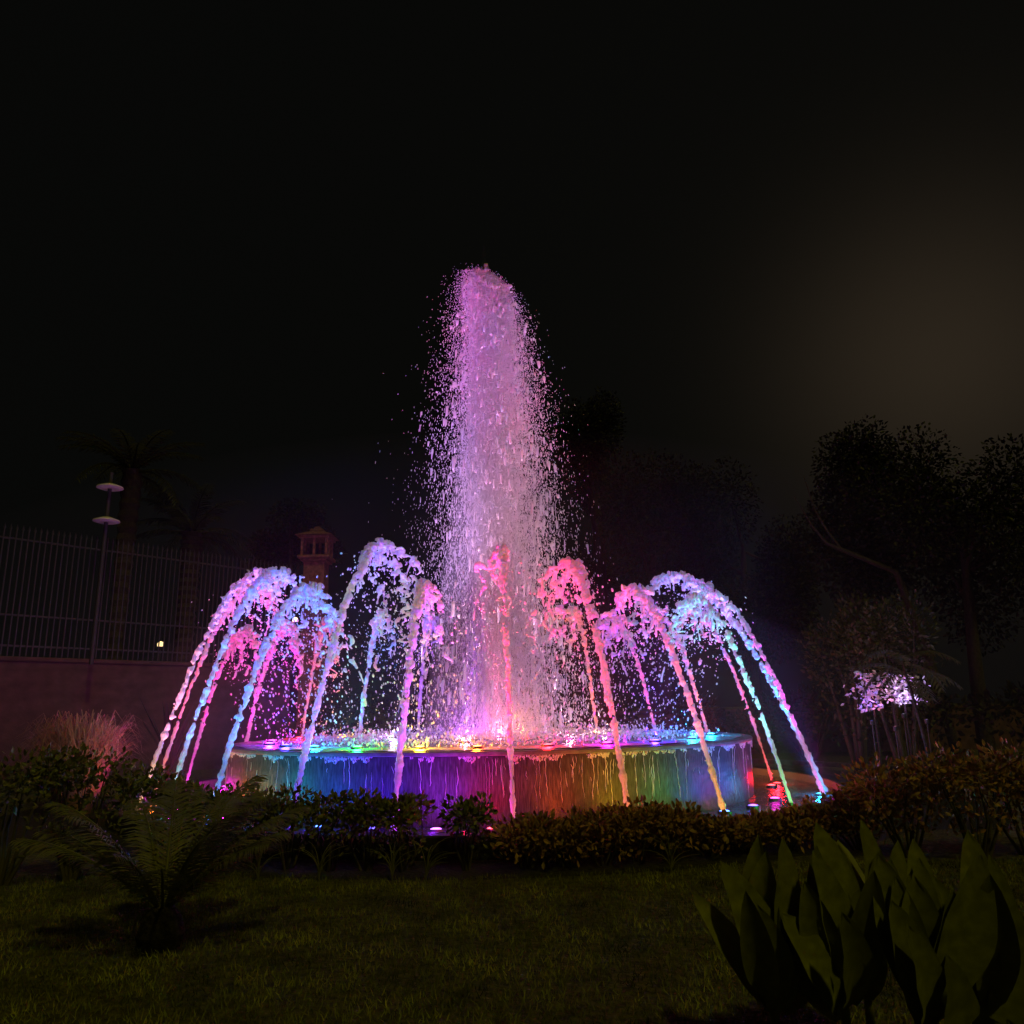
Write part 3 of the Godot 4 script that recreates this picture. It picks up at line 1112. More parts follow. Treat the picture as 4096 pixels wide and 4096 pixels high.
func jets() -> void:
	var list := [
		["cream and lavender water jet, outermost on the left of the fountain", -64, 5.37, 1.44, 3.55, 0.0168, 1.0, 1.0],
		["orange footed water jet, second from the left, with a red strand at its top", -76, 5.26, 1.28, 3.5, 0.0176, 0.7, 0.8],
		["teal footed water jet, third from the left, with a tall looping lavender top", -53, 5.18, 1.34, 3.48, 0.0160, 0.9, 1.0],
		["short magenta water jet on the far left with dripping threads", -92, 5.2, 0.88, 2.88, 0.0176, 1.3, 0.8],
		["blue water jet left of the basin with a light blue arched top", -42, 5.0, 1.26, 3.15, 0.0160, 1.2, 1.05],
		["indigo water jet crossing the left of the basin, with the tallest broad purple top", -25.5, 5.0, 1.72, 3.72, 0.0152, 2.2, 1.1],
		["violet water jet in front of the basin, left of the central column", -10.5, 5.0, 1.1, 3.0, 0.0144, 1.2, 1.15],
		["thin pink water jet at the front centre, before the tall column", 4.3, 5.05, 1.48, 3.48, 0.0144, 0.4, 0.85],
		["salmon pink water jet right of the front centre with a pink splayed top", 19.4, 5.0, 1.4, 3.32, 0.0144, 1.2, 1.05],
		["tan footed pink water jet crossing the right of the basin wall", 34.2, 5.05, 1.46, 3.03, 0.0152, 1.0, 1.0],
		["green footed water jet right of the basin", 53, 5.0, 1.15, 2.98, 0.0160, 0.8, 0.85],
		["magenta water jet right of the basin, next to the rightmost", 66, 5.2, 1.44, 3.2, 0.0168, 0.8, 0.85],
		["sky blue water jet, outermost on the right of the fountain", 77.5, 5.25, 2.06, 3.6, 0.0168, 1.4, 1.2],
		["thin red water jet beside the right end of the basin", 97, 4.9, 1.24, 3.12, 0.0176, 0.8, 0.75],
		["orange water jet rising behind the right end of the basin", 119, 5.0, 1.34, 3.28, 0.0192, 0.7, 0.8],
		["pink and violet water jet behind the right half of the basin", 135, 4.95, 1.36, 3.22, 0.0192, 1.4, 0.9],
		["orange water jet behind the basin just right of the column", 153, 5.05, 1.2, 3.5, 0.0192, 1.0, 0.9],
		["pale water jet behind the column", 169, 5.1, 1.6, 3.5, 0.0208, 0.8, 0.9],
		["lavender water jet behind the basin just left of the column", -159, 5.15, 0.98, 3.5, 0.0208, 0.8, 0.9],
		["bright sky blue water jet behind the left half of the basin", -143, 5.1, 1.1, 3.5, 0.0192, 1.2, 1.2],
		["pink water jet behind the left half of the basin with branching threads", -127, 5.1, 0.8, 3.3, 0.0192, 1.6, 0.9],
		["hot magenta water jet behind the left end of the basin", -110, 5.15, 0.95, 3.1, 0.0192, 1.4, 0.9],
	]
	for k in list.size():
		var j: Array = list[k]
		jet(j[0], j[1], j[2], j[3], j[4], j[5], k + 1, j[6], j[7])
	central_jet()
	# short pipes that the jets leave from
	var s := Shape.new()
	s.lathe([Vector2(0.055, 0.0), Vector2(0.055, 0.1), Vector2(0.04, 0.125), Vector2(0.03, 0.17), Vector2(0.022, 0.17), Vector2(0.022, 0.12)], 12)
	var pipe := s.done()
	for k in list.size():
		var j: Array = list[k]
		if absf(j[1]) > 100: continue
		var who: String = j[0]
		var nz := thing("jet_nozzle", "metal nozzle under the " + who.get_slice(",", 0).get_slice(" with ", 0), "nozzle", ring(j[1], j[2], 0.02), "nozzles of the outer ring")
		part("pipe", pipe, M.metal, nz)


func background_left() -> void:
	# retaining wall with a railing, running away from the left edge to the lantern pillar
	var a := Vector3(-14.6, 0, -14.7)
	var b := Vector3(-6.75, 0, -24.1)
	var run := (b - a).normalized()
	var long := a.distance_to(b)
	var turn := Basis(run, Vector3.UP, run.cross(Vector3.UP))
	var wall := thing("retaining_wall", "plain plastered retaining wall under the railing on the left", "wall", a.lerp(b, 0.5))
	wall.basis = turn
	var s := Shape.new()
	s.box(Vector3(0, 1.32, 0), Vector3(long, 2.7, 0.35), Basis.IDENTITY, 0.02)
	part("wall_body", s.done(), M.plaster, wall)
	s = Shape.new()
	s.box(Vector3(0, 2.72, 0), Vector3(long, 0.1, 0.45), Basis.IDENTITY, 0.015)
	part("coping", s.done(), M.plaster, wall)
	s = Shape.new()
	var back := run.cross(Vector3.UP) * -1.0
	if back.z > 0: back = -back
	var t0 := a + back * 0.18 + Vector3(0, 2.6, 0)
	var t1 := b + back * 0.18 + Vector3(0, 2.6, 0)
	s.quad(t0, t1, t1 + Vector3(-3, 0, -40), t0 + Vector3(-45, 0, -10))
	s.quad(t1 + Vector3(-3, 0, -40), t0 + Vector3(-45, 0, -40), t0 + Vector3(-45, 0, -10), t1 + Vector3(-3, 0, -40))
	var terrace := part("terrace", s.done(), M.soil, self)
	tag(terrace, "dark raised ground behind the railing", "terrace", "", "structure")
	var fence := thing("railing", "tall dark iron railing of spiked bars on the left wall", "fence", a + Vector3(0, 2.77, 0))
	fence.basis = turn
	for y in [0.25, 0.95, 2.72]:
		s = Shape.new()
		s.box(Vector3(long / 2, y, 0), Vector3(long, 0.045, 0.035), Basis.IDENTITY, 0.006)
		part("rail", s.done(), M.iron, fence)
	s = Shape.new()
	s.box(Vector3(0, 1.45, 0), Vector3(0.026, 2.9, 0.026), Basis.IDENTITY, 0.0)
	for e in [[0.013, 0.013], [0.013, -0.013], [-0.013, -0.013], [-0.013, 0.013]]: pass
	s.tube(PackedVector3Array([Vector3(0, 2.9, 0), Vector3(0, 2.95, 0), Vector3(0, 3.06, 0)]), PackedFloat32Array([0.014, 0.028, 0.002]), 6)
	var bar := s.done()
	var count := int(long / 0.13)
	for k in count:
		var o := part("bar", bar, M.iron, fence)
		o.position = Vector3(0.06 + k * 0.13, 0, 0.036)
	# lantern pillar
	var p := thing("lantern_pillar", "reddish stone pillar with an open lantern top at the end of the railing", "pillar", Vector3(-6.25, 0, -25.0))
	s = Shape.new()
	s.box(Vector3(0, 3.0, 0), Vector3(0.66, 6.06, 0.66), Basis.IDENTITY, 0.02)
	part("shaft", s.done(), M.sandstone, p)
	s = Shape.new()
	s.box(Vector3(0, 6.07, 0), Vector3(0.82, 0.08, 0.82), Basis.IDENTITY, 0.015)
	s.box(Vector3(0, 6.16, 0), Vector3(1.0, 0.1, 1.0), Basis.IDENTITY, 0.02)
	part("base_slab", s.done(), M.sandstone, p)
	for x in [-0.38, 0.0, 0.38]:
		for z in [-0.38, 0.0, 0.38]:
			if x == 0.0 and z == 0.0: continue
			s = Shape.new()
			s.box(Vector3(x, 6.48, z), Vector3(0.08, 0.56, 0.08), Basis.IDENTITY, 0.01)
			part("column", s.done(), M.sandstone, p)
	s = Shape.new()
	s.box(Vector3(0, 6.8, 0), Vector3(0.96, 0.09, 0.96), Basis.IDENTITY, 0.015)
	var e0 := 0.58
	for k in 4:
		var q := Basis(Vector3.UP, k * PI / 2)
		s.quad(q * Vector3(-e0, 6.85, e0), q * Vector3(-0.2, 7.02, 0.2), q * Vector3(0.2, 7.02, 0.2), q * Vector3(e0, 6.85, e0))
	s.quad(Vector3(-e0, 6.847, -e0), Vector3(e0, 6.847, -e0), Vector3(e0, 6.847, e0), Vector3(-e0, 6.847, e0))
	var roof := part("roof", s.done(), M.sandstone, p)
	s = Shape.new()
	s.box(Vector3(0, 7.06, 0), Vector3(0.42, 0.09, 0.42), Basis.IDENTITY, 0.02)
	s.box(Vector3(0, 7.15, 0), Vector3(0.22, 0.09, 0.22), Basis.IDENTITY, 0.03)
	part("finial", s.done(), M.sandstone, roof)
	# lamp post with two round shades, its pole just outside the left edge
	var post := thing("disc_lamp_post", "pole with two pale round shades at the left edge, above the railing", "lamp post", Vector3(-9.95, 2.6, -19.0))
	s = Shape.new()
	s.lathe([Vector2(0.05, 0.0), Vector2(0.045, 4.7)], 12)
	part("pole", s.done(), M.iron, post)
	for y in [3.45, 4.3]:
		s = Shape.new()
		s.lathe([Vector2(0.05, y - 0.02), Vector2(0.22, y - 0.03), Vector2(0.31, y + 0.0), Vector2(0.3, y + 0.03), Vector2(0.12, y + 0.1), Vector2(0.04, y + 0.12)], 28)
		part("shade", s.done(), M.white_shade, post)
	# small lit lamps on the terrace
	terrace_lamp("small warm terrace lamp glinting through the railing low on the left", Vector3(-9.94, 2.6, -22.6), 0.75, 0.9)
	terrace_lamp("warm terrace lamp seen through the arch of the blue jet", Vector3(-7.0, 2.6, -25.6), 1.7, 2.2)
	# palms and a tree behind the railing, hardly lit
	palm("dim tall palm behind the railing at the left edge", Vector3(-12.4, 2.6, -25.0), 6.6, 0.34, 1)
	palm("dim shorter palm behind the railing, right of the taller one", Vector3(-11.1, 2.6, -27.0), 4.9, 0.4, 2)
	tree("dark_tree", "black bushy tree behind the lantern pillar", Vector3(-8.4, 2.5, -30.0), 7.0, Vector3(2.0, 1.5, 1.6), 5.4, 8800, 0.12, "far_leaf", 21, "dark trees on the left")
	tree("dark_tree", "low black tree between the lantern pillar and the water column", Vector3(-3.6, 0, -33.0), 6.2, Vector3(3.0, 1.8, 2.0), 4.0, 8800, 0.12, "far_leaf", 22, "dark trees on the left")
	# red lit grasses left of the pool
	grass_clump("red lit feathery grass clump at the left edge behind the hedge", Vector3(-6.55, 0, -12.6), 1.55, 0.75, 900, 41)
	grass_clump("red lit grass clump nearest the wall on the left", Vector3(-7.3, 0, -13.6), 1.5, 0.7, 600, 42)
	agave("dark spiky agave against the plastered wall on the left", Vector3(-6.5, 0, -15.6), 43)


func terrace_lamp(label: String, at: Vector3, tall: float, glow: float) -> void:
	var o := thing("terrace_lamp", label, "lamp", at, "small warm lamps on the terrace")
	var s := Shape.new()
	s.lathe([Vector2(0.03, 0.0), Vector2(0.03, tall - 0.12), Vector2(0.09, tall - 0.1), Vector2(0.09, tall - 0.07)], 12)
	part("post", s.done(), M.iron, o)
	s = Shape.new()
	s.lathe([Vector2(0.08, tall - 0.07), Vector2(0.09, tall), Vector2(0.06, tall + 0.06), Vector2(0.0, tall + 0.08)], 14)
	part("lamp_globe", s.done(), lens(Color(1.0, 0.8, 0.45), glow * 2.0), o)
	var l := OmniLight3D.new()
	l.name = "glow"
	l.light_color = Color(1.0, 0.75, 0.4)
	l.light_energy = 0.06 * glow
	l.light_size = 0.08
	l.omni_range = 12.0
	l.omni_attenuation = 2.0
	l.shadow_enabled = true
	o.add_child(l, true)
	l.position = Vector3(0, tall + 0.12, 0)


func palm(label: String, at: Vector3, tall: float, thick: float, sd: int) -> void:
	rng.seed = 300 + sd
	var o := thing("palm_tree", label, "palm", at, "dim palms behind the railing")
	var s := Shape.new()
	var prof := []
	var n := 34
	for i in n + 1:
		var y := tall * i / n
		prof.append(Vector2(thick * (0.75 + 0.25 * i / n) * (1.0 if i % 2 == 0 else 0.82), y))
	s.lathe(prof, 14)
	part("trunk", s.done(), M.bark, o)
	var m := frond_mesh(2.7, 1.1, 1.7, 26, 0.5, 0.03)
	for k in 17:
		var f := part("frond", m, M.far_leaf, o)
		f.position = Vector3(0, tall - 0.1, 0)
		f.basis = Basis(Vector3.UP, TAU * (k + 0.4 * rng.randf()) / 17.0 * 2.0) * Basis(Vector3.RIGHT, rng.randf_range(-0.9, 0.35))


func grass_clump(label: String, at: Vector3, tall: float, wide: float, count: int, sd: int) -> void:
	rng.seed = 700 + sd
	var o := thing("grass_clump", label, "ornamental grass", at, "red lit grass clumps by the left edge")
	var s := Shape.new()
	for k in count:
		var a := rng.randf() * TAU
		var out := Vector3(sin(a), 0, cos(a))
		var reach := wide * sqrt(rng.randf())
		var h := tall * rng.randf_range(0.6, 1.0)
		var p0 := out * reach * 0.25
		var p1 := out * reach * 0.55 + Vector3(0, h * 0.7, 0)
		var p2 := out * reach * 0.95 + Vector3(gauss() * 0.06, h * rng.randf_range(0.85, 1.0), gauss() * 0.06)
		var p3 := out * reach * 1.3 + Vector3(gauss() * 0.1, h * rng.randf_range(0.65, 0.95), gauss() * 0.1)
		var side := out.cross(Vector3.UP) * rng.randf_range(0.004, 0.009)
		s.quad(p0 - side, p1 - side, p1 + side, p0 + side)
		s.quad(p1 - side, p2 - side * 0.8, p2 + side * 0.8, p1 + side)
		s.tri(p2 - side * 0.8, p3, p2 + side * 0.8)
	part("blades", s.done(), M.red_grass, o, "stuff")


func agave(label: String, at: Vector3, sd: int) -> void:
	rng.seed = 800 + sd
	var o := thing("agave", label, "agave", at)
	for k in 22:
		var s := Shape.new()
		var h := rng.randf_range(1.0, 1.5)
		var lean := rng.randf_range(0.15, 0.85)
		var w := 0.06
		s.quad(Vector3(-w * 0.6, 0, 0), Vector3(-w, h * 0.45, lean * 0.3), Vector3(0, h * 0.45, lean * 0.3 - 0.03), Vector3(0, 0, -0.02))
		s.quad(Vector3(0, 0, -0.02), Vector3(0, h * 0.45, lean * 0.3 - 0.03), Vector3(w, h * 0.45, lean * 0.3), Vector3(w * 0.6, 0, 0))
		s.tri(Vector3(-w, h * 0.45, lean * 0.3), Vector3(0, h, lean * 0.9), Vector3(0, h * 0.45, lean * 0.3 - 0.03))
		s.tri(Vector3(0, h * 0.45, lean * 0.3 - 0.03), Vector3(0, h, lean * 0.9), Vector3(w, h * 0.45, lean * 0.3))
		var f := part("leaf", s.done(), M.far_leaf, o)
		f.position = Vector3(0, 0.35, 0)
		f.rotation.y = TAU * k * 0.382
	var st := Shape.new()
	st.lathe([Vector2(0.09, -0.03), Vector2(0.07, 0.4)], 8)
	part("stem", st.done(), M.bark, o)


func background_right() -> void:
	var g := "dark trees behind the fountain on the right"
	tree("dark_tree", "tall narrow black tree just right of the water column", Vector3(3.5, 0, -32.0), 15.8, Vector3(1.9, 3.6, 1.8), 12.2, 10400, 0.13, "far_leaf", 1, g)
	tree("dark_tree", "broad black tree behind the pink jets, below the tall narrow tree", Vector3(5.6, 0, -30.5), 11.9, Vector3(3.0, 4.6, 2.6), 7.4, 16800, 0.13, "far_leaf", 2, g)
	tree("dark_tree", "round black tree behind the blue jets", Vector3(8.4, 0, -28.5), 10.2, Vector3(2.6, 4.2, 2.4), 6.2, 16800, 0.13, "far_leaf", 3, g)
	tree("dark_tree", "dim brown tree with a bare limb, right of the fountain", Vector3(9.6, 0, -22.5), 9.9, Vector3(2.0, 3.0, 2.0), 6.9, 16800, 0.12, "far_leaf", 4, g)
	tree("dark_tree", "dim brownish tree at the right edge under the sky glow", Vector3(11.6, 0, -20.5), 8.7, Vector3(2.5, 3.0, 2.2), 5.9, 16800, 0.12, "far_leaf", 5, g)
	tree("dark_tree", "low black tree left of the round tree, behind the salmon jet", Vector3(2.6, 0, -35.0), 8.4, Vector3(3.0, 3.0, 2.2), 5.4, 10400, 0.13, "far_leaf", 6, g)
	# bare limb that reaches left out of the dim tree
	var limb := thing("bare_branch", "bare pale branch forking upward in front of the dim brown tree", "branch", Vector3(0, 0, -19.6))
	var s := Shape.new()
	s.tube(PackedVector3Array([Vector3(10.6, 0.0, -0.4), Vector3(10.1, 2.6, -0.2), Vector3(9.5, 4.55, 0), Vector3(8.85, 4.85, 0), Vector3(8.1, 5.2, 0)]), PackedFloat32Array([0.13, 0.11, 0.08, 0.06, 0.05]), 8)
	s.tube(PackedVector3Array([Vector3(8.1, 5.2, 0), Vector3(7.85, 5.3, 0.05), Vector3(7.5, 5.75, 0.1), Vector3(7.1, 6.5, 0.2)]), PackedFloat32Array([0.045, 0.035, 0.025, 0.012]), 6)
	s.tube(PackedVector3Array([Vector3(8.2, 5.16, 0), Vector3(7.95, 5.6, -0.05), Vector3(7.7, 6.2, -0.1), Vector3(7.55, 7.1, -0.2)]), PackedFloat32Array([0.04, 0.03, 0.022, 0.01]), 6)
	part("wood", s.done(), M.bark, limb)
	# undergrowth
	rng.seed = 60
	var k := 0
	for q in [[5.2, -22.0, 1.5], [7.4, -21.0, 1.7], [9.4, -19.5, 1.6], [2.6, -25.0, 1.5], [11.4, -17.8, 1.7], [-2.4, -26.0, 1.6], [-5.2, -24.5, 1.7], [0.2, -26.0, 1.5]]:
		k += 1
		var names := ["right of the back of the basin", "behind the red and green jets", "before the dim brown tree", "right of the column foot, far back", "at the far right edge", "left of the column foot, far back", "in front of the lantern pillar", "straight behind the column foot"]
		shrub("dark_shrub", "low dark shrub " + names[k - 1], "shrub", Vector3(q[0], 0, q[1]), Vector3(1.6, q[2] * 0.55, 0.9), 900, 0.16, "far_leaf", "dark shrubs behind the fountain", 200 + k)
	shrub("olive_shrub", "yellow green leafy shrub below the bare branch", "shrub", Vector3(7.1, 0, -17.2), Vector3(0.95, 1.9, 0.8), 2400, 0.11, "olive_leaf", "olive shrubs on the right", 220)
	shrub("olive_shrub", "yellow green hanging shrub above the lit blossoms", "shrub", Vector3(7.2, 0, -15.4), Vector3(0.9, 1.75, 0.6), 2000, 0.1, "olive_leaf", "olive shrubs on the right", 221)
	# thin young tree in front of the blossoms
	var y := thing("young_tree", "thin leaning young tree in front of the lit blossoms at the right", "tree", Vector3(6.05, 0, -12.4))
	s = Shape.new()
	s.tube(PackedVector3Array([Vector3(0.12, -0.05, 0), Vector3(0.08, 0.7, 0), Vector3(-0.02, 1.4, 0), Vector3(-0.14, 2.1, 0)]), PackedFloat32Array([0.035, 0.03, 0.024, 0.015]), 8)
	part("trunk", s.done(), M.bark, y)
	rng.seed = 64
	for n in 13:
		var f := part("leaf_spray", frond_mesh(0.85, 0.3, 0.55, 12, 0.2, 0.02), M.olive_leaf, y)
		f.position = Vector3(-0.1, 1.75 + 0.03 * n, 0)
		f.basis = Basis(Vector3.UP, n * 2.4) * Basis(Vector3.RIGHT, rng.randf_range(-0.5, 0.3))
	# two lit white blossoms bushes
	blossom("pale blossom bush lit pink and blue behind the young tree", Vector3(6.35, 0.0, -14.6), 1.3, 1.95, 0.34, 71, Color(1.0, 0.5, 0.6), Color(0.25, 0.35, 1.0))
	blossom("pale blossom bush lit lilac at the right edge", Vector3(7.0, 0.0, -14.8), 1.4, 1.9, 0.3, 72, Color(0.75, 0.5, 1.0), Color(0.8, 0.75, 0.9))
	# low wall and path far right
	var wall := thing("low_wall", "low dim garden wall behind the right side of the pool", "wall", Vector3(9.6, 0, -25.0))
	s = Shape.new()
	s.box(Vector3(0, 0.55, 0), Vector3(13.0, 1.3, 0.3), Basis.IDENTITY, 0.02)
	s.box(Vector3(0, 1.25, 0), Vector3(13.0, 0.08, 0.4), Basis.IDENTITY, 0.015)
	part("wall_body", s.done(), M.plaster, wall)
	s = Shape.new()
	var c := CENTRE
	for i in 40:
		var a0 := deg_to_rad(50 + 2.6 * i)
		var a1 := deg_to_rad(50 + 2.6 * (i + 1))
		var d := Vector3(sin(a0), 0, cos(a0))
		var e := Vector3(sin(a1), 0, cos(a1))
		var up := Vector3(0, 0.006, 0)
		s.quad(c + d * 9.2 + up, c + d * 7.4 + up, c + e * 7.4 + up, c + e * 9.2 + up)
	var path := part("path", s.done(), M.paving, self)
	tag(path, "curved paved path on the right of the pool", "path", "", "structure")
	var ks := Node3D.new()
	ks.name = "path_kerb"
	add_child(ks, true)
	for i in 40:
		var a0 := deg_to_rad(50 + 2.6 * (i + 0.5))
		var d := Vector3(sin(a0), 0, cos(a0))
		if i == 0:
			s = Shape.new()
			s.box(Vector3.ZERO, Vector3(0.4, 0.14, 0.12), Basis.IDENTITY, 0.01)
		var stone := part("kerb_stone", s.done() if i == 0 else ks.get_child(0).mesh, M.paving, ks)
		stone.position = c + d * 9.3 + Vector3(0, 0.04, 0)
		stone.rotation.y = a0
	tag(ks, "row of kerb stones along the curved path on the right", "kerb", "", "structure")


func blossom(label: String, at: Vector3, low: float, high: float, wide: float, sd: int, warm: Color, cold: Color) -> void:
	rng.seed = 850 + sd
	var o := thing("blossom_bush", label, "flowering bush", at, "lit pale blossom bushes")
	var s := Shape.new()
	s.tube(PackedVector3Array([Vector3(0, -0.04, 0), Vector3(0.03, 0.7, 0), Vector3(0, low + 0.2, 0)]), PackedFloat32Array([0.03, 0.025, 0.015]), 7)
	part("stem", s.done(), M.bark, o)
	var petals := []
	var colors := PackedColorArray()
	for k in 620:
		var p := Vector3(gauss() * wide * 0.45, lerpf(low, high, rng.randf()), gauss() * wide * 0.45)
		if noise.get_noise_3d(p.x * 90.0, p.y * 90.0, p.z * 90.0 + sd * 100) < -0.02: continue
		petals.append(Transform3D(turned(Vector3(gauss(), gauss() * 0.6, gauss() + 0.8), rng.randf() * TAU).scaled(Vector3.ONE * rng.randf_range(0.06, 0.11)), p))
		colors.append(tint(rng.randf_range(0.8, 1.1)))
	copies("blossoms", leaf_mesh, M.blossom, petals, colors, o)
	var n := 0
	for q in [[warm, Vector3(0.12, low - 0.25, 0.5), 1.0, "right"], [cold, Vector3(-0.22, low - 0.15, 0.4), 0.6, "left"]]:
		n += 1
		var l := thing("garden_spot", "spot lamp on a stake under the %s, %s one" % [label.get_slice(" behind", 0).get_slice(" at the", 0), q[3]], "lamp", at + q[1] - Vector3(0, q[1].y, 0), "spots under the blossom bushes")
		var sh := Shape.new()
		sh.lathe([Vector2(0.012, 0.0), Vector2(0.012, q[1].y - 0.1), Vector2(0.035, q[1].y - 0.09), Vector2(0.04, q[1].y - 0.02)], 10)
		part("stake", sh.done(), M.iron, l)
		sh = Shape.new()
		sh.lathe([Vector2(0.038, q[1].y - 0.025), Vector2(0.0, q[1].y - 0.015)], 12)
		part("glowing_lens", sh.done(), lens(q[0], 0.6), l)
		var sp := SpotLight3D.new()
		sp.name = "beam"
		sp.light_color = q[0]
		sp.light_energy = q[2]
		sp.light_size = 0.03
		sp.spot_angle = 50.0
		sp.spot_angle_attenuation = 1.0
		sp.shadow_enabled = true
		l.add_child(sp, true)
		sp.look_at_from_position(l.position + Vector3(0, q[1].y, 0), at + Vector3(0, high - 0.1, 0), Vector3.FORWARD)
		sp.position = Vector3(0, q[1].y, 0)


func front_plants() -> void:
	# hedge in front of the pool, shrub by shrub from left to right: x, z, height, half width, leaf, what tells it apart
	var list := [
		[-4.6, -7.6, 1.15, 0.5, "hedge_leaf", "tall dark green shrub outside the left end of the hedge"],
		[-4.05, -7.75, 1.14, 0.42, "hedge_leaf", "tall dark green shrub at the left end of the hedge, over the cycad"],
		[-3.62, -8.3, 0.96, 0.33, "hedge_leaf", "dark green hedge shrub below the orange and teal jets"],
		[-3.33, -8.4, 0.8, 0.3, "hedge_leaf", "dark green hedge shrub under the red lamp glint on the left"],
		[-2.98, -8.38, 0.77, 0.3, "hedge_leaf", "green hedge shrub in front of the blue jet"],
		[-2.58, -8.2, 0.78, 0.3, "hedge_leaf", "green hedge shrub in front of the amber end of the basin wall"],
		[-2.17, -8.06, 0.76, 0.3, "hedge_leaf", "green hedge shrub in front of the foot of the indigo jet"],
		[-1.76, -7.95, 0.72, 0.28, "hedge_leaf", "green hedge shrub in front of the deep blue wall"],
		[-1.4, -7.92, 0.7, 0.26, "hedge_leaf", "green hedge shrub left of the violet jet's foot"],
		[-1.06, -7.88, 0.67, 0.19, "hedge_leaf", "small green hedge shrub left of the purple lamp gap"],
		[-0.47, -7.85, 0.68, 0.21, "hedge_leaf", "green hedge shrub right of the purple lamp gap"],
		[0.08, -7.92, 0.5, 0.3, "brown_leaf", "brown leaved hedge shrub at the front centre jet's foot"],
		[0.43, -7.96, 0.43, 0.3, "brown_leaf", "low brown leaved hedge shrub before the orange wall lamp"],
		[0.78, -8.0, 0.5, 0.3, "brown_leaf", "brown leaved hedge shrub left of the salmon jet's foot"],
		[1.14, -8.09, 0.57, 0.3, "brown_leaf", "brown leaved hedge shrub in front of the salmon jet"],
		[1.5, -8.2, 0.53, 0.3, "brown_leaf", "brown leaved hedge shrub before the yellow part of the wall"],
		[1.88, -8.34, 0.4, 0.3, "brown_leaf", "low brown leaved hedge shrub left of the tan jet's foot"],
		[2.28, -8.5, 0.33, 0.3, "brown_leaf", "lowest brown leaved hedge shrub, right of the tan jet's foot"],
		[2.7, -8.6, 0.36, 0.32, "brown_leaf", "low brown leaved hedge shrub before the red lamp on the right"],
		[3.12, -8.75, 0.44, 0.35, "brown_leaf", "brown leaved hedge shrub before the green and magenta jets"],
		[3.45, -8.6, 0.66, 0.4, "brown_leaf", "rounded brown leaved shrub right of the blue jet's foot"],
		[3.75, -8.2, 0.92, 0.45, "brown_leaf", "tall brown leaved shrub towards the right edge"],
		[4.3, -8.0, 1.06, 0.5, "brown_leaf", "tallest brown leaved shrub at the right edge"],
		[4.9, -8.2, 1.05, 0.5, "brown_leaf", "tall brown leaved shrub outside the right end of the hedge"],
	]
	for k in list.size():
		var q: Array = list[k]
		shrub("hedge_shrub", q[5], "shrub", Vector3(q[0], 0.0, q[1]), Vector3(q[3] * 1.3, q[2] * 0.5, 0.34), (600 if q[4] == "hedge_leaf" else 760) + int(900 * q[2] * q[3]), 0.062 if q[4] == "hedge_leaf" else 0.066, q[4], "shrubs of the hedge round the pool", k, 9)
	# arching grass tufts under the hedge
	rng.seed = 90
	var tufts := [[-1.75, -7.55, "left of the violet jet's foot"], [-1.1, -7.5, "below the violet jet's foot"], [-0.8, -7.45, "below the purple lamp gap"], [1.35, -7.6, "below the salmon jet's foot"], [-2.3, -7.6, "right of the cycad"]]
	for q in tufts:
		var o := thing("grass_tuft", "thin arching grass tuft under the hedge " + q[2], "grass tuft", Vector3(q[0], 0, q[1]), "grass tufts under the hedge")
		for k in 14:
			var s := Shape.new()
			var a := rng.randf() * TAU
			var out := Vector3(sin(a), 0, cos(a) * 0.6)
			var h := rng.randf_range(0.18, 0.42)
			var reach := rng.randf_range(0.1, 0.3)
			var path := PackedVector3Array()
			var radii := PackedFloat32Array()
			for i in 7:
				var t := i / 6.0
				path.append(out * reach * t * t + Vector3(0, h * (t * 1.6 - 0.75 * t * t), 0))
				radii.append(lerpf(0.006, 0.0015, t))
			s.tube(path, radii, 4)
			part("blade", s.done(), M.frond, o)
	# cycad at the left
	rng.seed = 55
	var cy := thing("cycad", "large cycad with long feathery fronds in the left foreground", "cycad", Vector3(-2.3, 0, -5.6))
	var st := Shape.new()
	st.lathe([Vector2(0.12, -0.03), Vector2(0.15, 0.08), Vector2(0.11, 0.2), Vector2(0.05, 0.26), Vector2(0.0, 0.27)], 12)
	part("stem", st.done(), M.bark, cy)
	var spec := [[65, 1.2, 0.75], [80, 1.1, 0.95], [40, 1.1, 0.9], [-60, 1.2, 0.85], [-85, 1.1, 0.85], [-30, 1.0, 1.1], [170, 1.0, 1.05], [150, 1.05, 1.1], [190, 1.0, 1.15], [120, 1.25, 0.95], [100, 1.05, 0.75], [-110, 1.1, 0.8], [-140, 1.05, 1.05], [20, 0.9, 0.6], [-5, 0.9, 0.75], [215, 1.0, 1.0], [75, 1.0, 1.15], [-75, 1.0, 1.15], [-160, 0.9, 1.25], [135, 0.85, 1.3], [55, 0.95, 1.05]]
	for q in spec:
		var f := part("frond", frond_mesh(q[1] * 0.82, q[2] * 1.12, q[2] * 0.5, 52, 0.22, 0.006), M.frond, cy)
		f.position = Vector3(0, 0.2, 0)
		f.rotation.y = deg_to_rad(q[0])
	# broad leaved cannas at the right
	rng.seed = 66
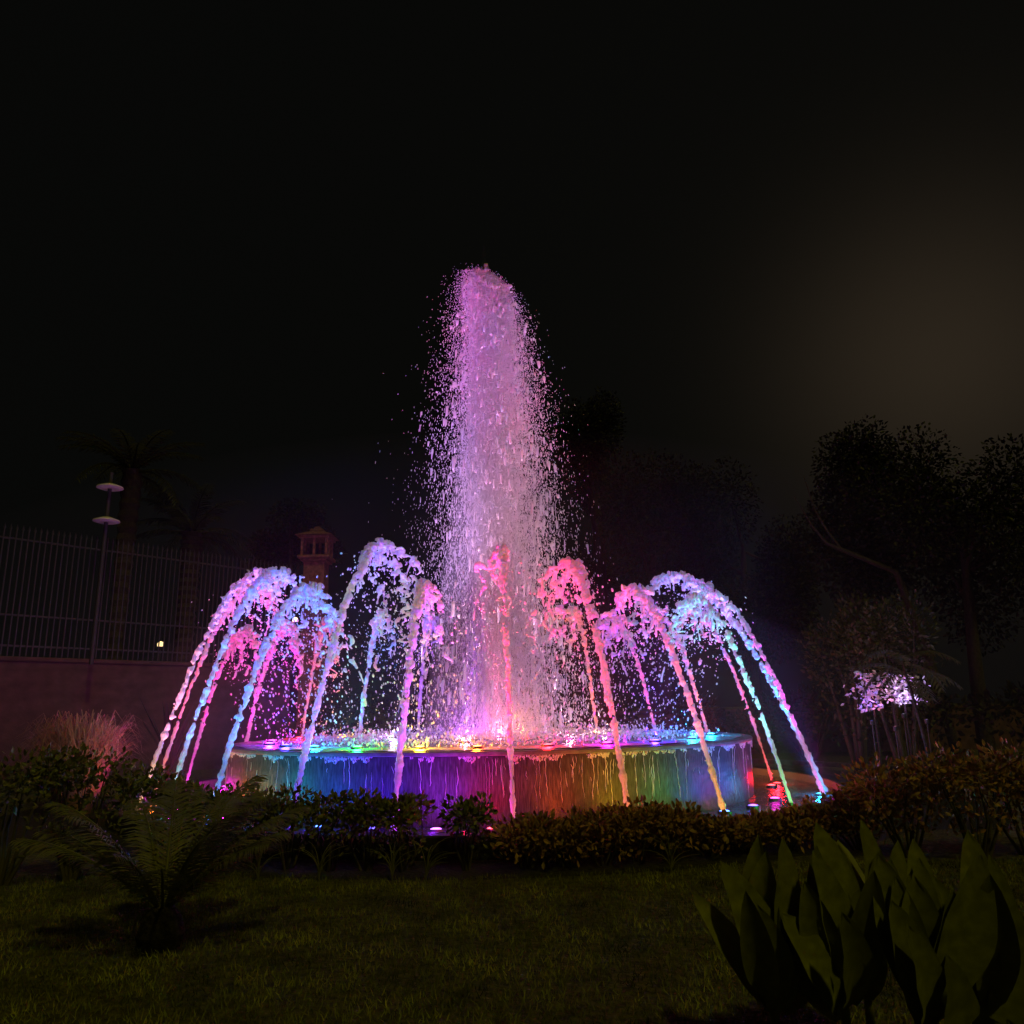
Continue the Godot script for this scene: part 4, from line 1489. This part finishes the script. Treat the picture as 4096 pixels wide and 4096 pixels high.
	var plants := [
		["broad leaved canna in the right foreground, leftmost of the clump", Vector3(1.05, 0, -3.71), [[1.07, 0.89, -3.78, 0.092], [1.13, 0.89, -3.64, 0.101], [0.90, 0.73, -3.43, 0.092], [0.74, 0.67, -3.71, 0.083]]],
		["tall broad leaved canna in the middle of the right foreground", Vector3(1.32, 0, -3.64), [[1.28, 0.95, -3.64, 0.138], [1.39, 0.85, -3.71, 0.120], [1.16, 0.75, -3.50, 0.111], [1.22, 0.68, -3.29, 0.111], [1.39, 0.81, -3.36, 0.101]]],
		["broad leaved canna behind the middle one in the right foreground", Vector3(1.50, 0, -3.85), [[1.53, 0.94, -3.78, 0.111], [1.61, 0.79, -3.71, 0.101], [1.40, 0.72, -3.64, 0.111]]],
		["broad leaved canna at the right edge of the foreground", Vector3(1.54, 0, -3.43), [[1.62, 0.90, -3.50, 0.101], [1.47, 0.79, -3.36, 0.092], [1.65, 0.75, -3.29, 0.101], [1.43, 0.65, -3.22, 0.101]]],
		["broad leaved canna outside the right end of the clump", Vector3(1.82, 0, -3.50), [[1.85, 0.93, -3.50, 0.111], [1.96, 0.79, -3.57, 0.111], [1.78, 0.75, -3.29, 0.101]]],
	]
	for q in plants:
		var base: Vector3 = q[1]
		var o := thing("canna", q[0], "canna plant", base, "cannas in the right foreground")
		var sm := Shape.new()
		sm.lathe([Vector2(0.022, -0.03), Vector2(0.018, 0.28), Vector2(0.008, 0.5)], 8)
		part("stalk", sm.done(), M.canna_leaf, o)
		var leaves: Array = q[2].duplicate()
		for k in 11: leaves.append([base.x + gauss() * 0.11, rng.randf_range(0.5, 0.88), base.z + 0.05 + gauss() * 0.1, rng.randf_range(0.085, 0.13)])
		for lf in leaves:
			var tip := Vector3(lf[0], lf[1], lf[2]) - base
			part("leaf", canna_leaf(Vector3(tip.x * 0.15, tip.y * 0.36, tip.z * 0.15), tip, lf[3] * 1.45), M.canna_leaf, o)


func canna_leaf(foot: Vector3, tip: Vector3, wide: float) -> ArrayMesh:
	var s := Shape.new()
	var n := 12
	var m := 6
	var up := (tip - foot).normalized()
	var face := Vector3(gauss() * 0.35, 0.55, 1).normalized()
	var side := up.cross(face).normalized()
	var out := side.cross(up).normalized()
	var bend := rng.randf_range(0.02, 0.08)
	for i in n + 1:
		var t := i / float(n)
		var w := wide * 0.5 * pow(sin(PI * pow(clampf(t * 0.95 + 0.05, 0.0, 1.0), 1.1)), 0.75) if t < 0.999 else 0.0
		for j in m + 1:
			var u := j / float(m) * 2.0 - 1.0
			var p := foot.lerp(tip, t) + side * (w * u) + out * (bend * sin(PI * t) + 0.03 * absf(u) * sin(PI * t) + 0.006 * sin(t * 17.0 + u * 5.0) * absf(u))
			s.v.append(p)
			s.n.append((out - side * u * 0.45 * signf(1.0)).normalized())
	for i in n:
		for j in m:
			var a := i * (m + 1) + j
			s.ix.append_array([a, a + m + 1, a + 1, a + 1, a + m + 1, a + m + 2])
	return s.done()
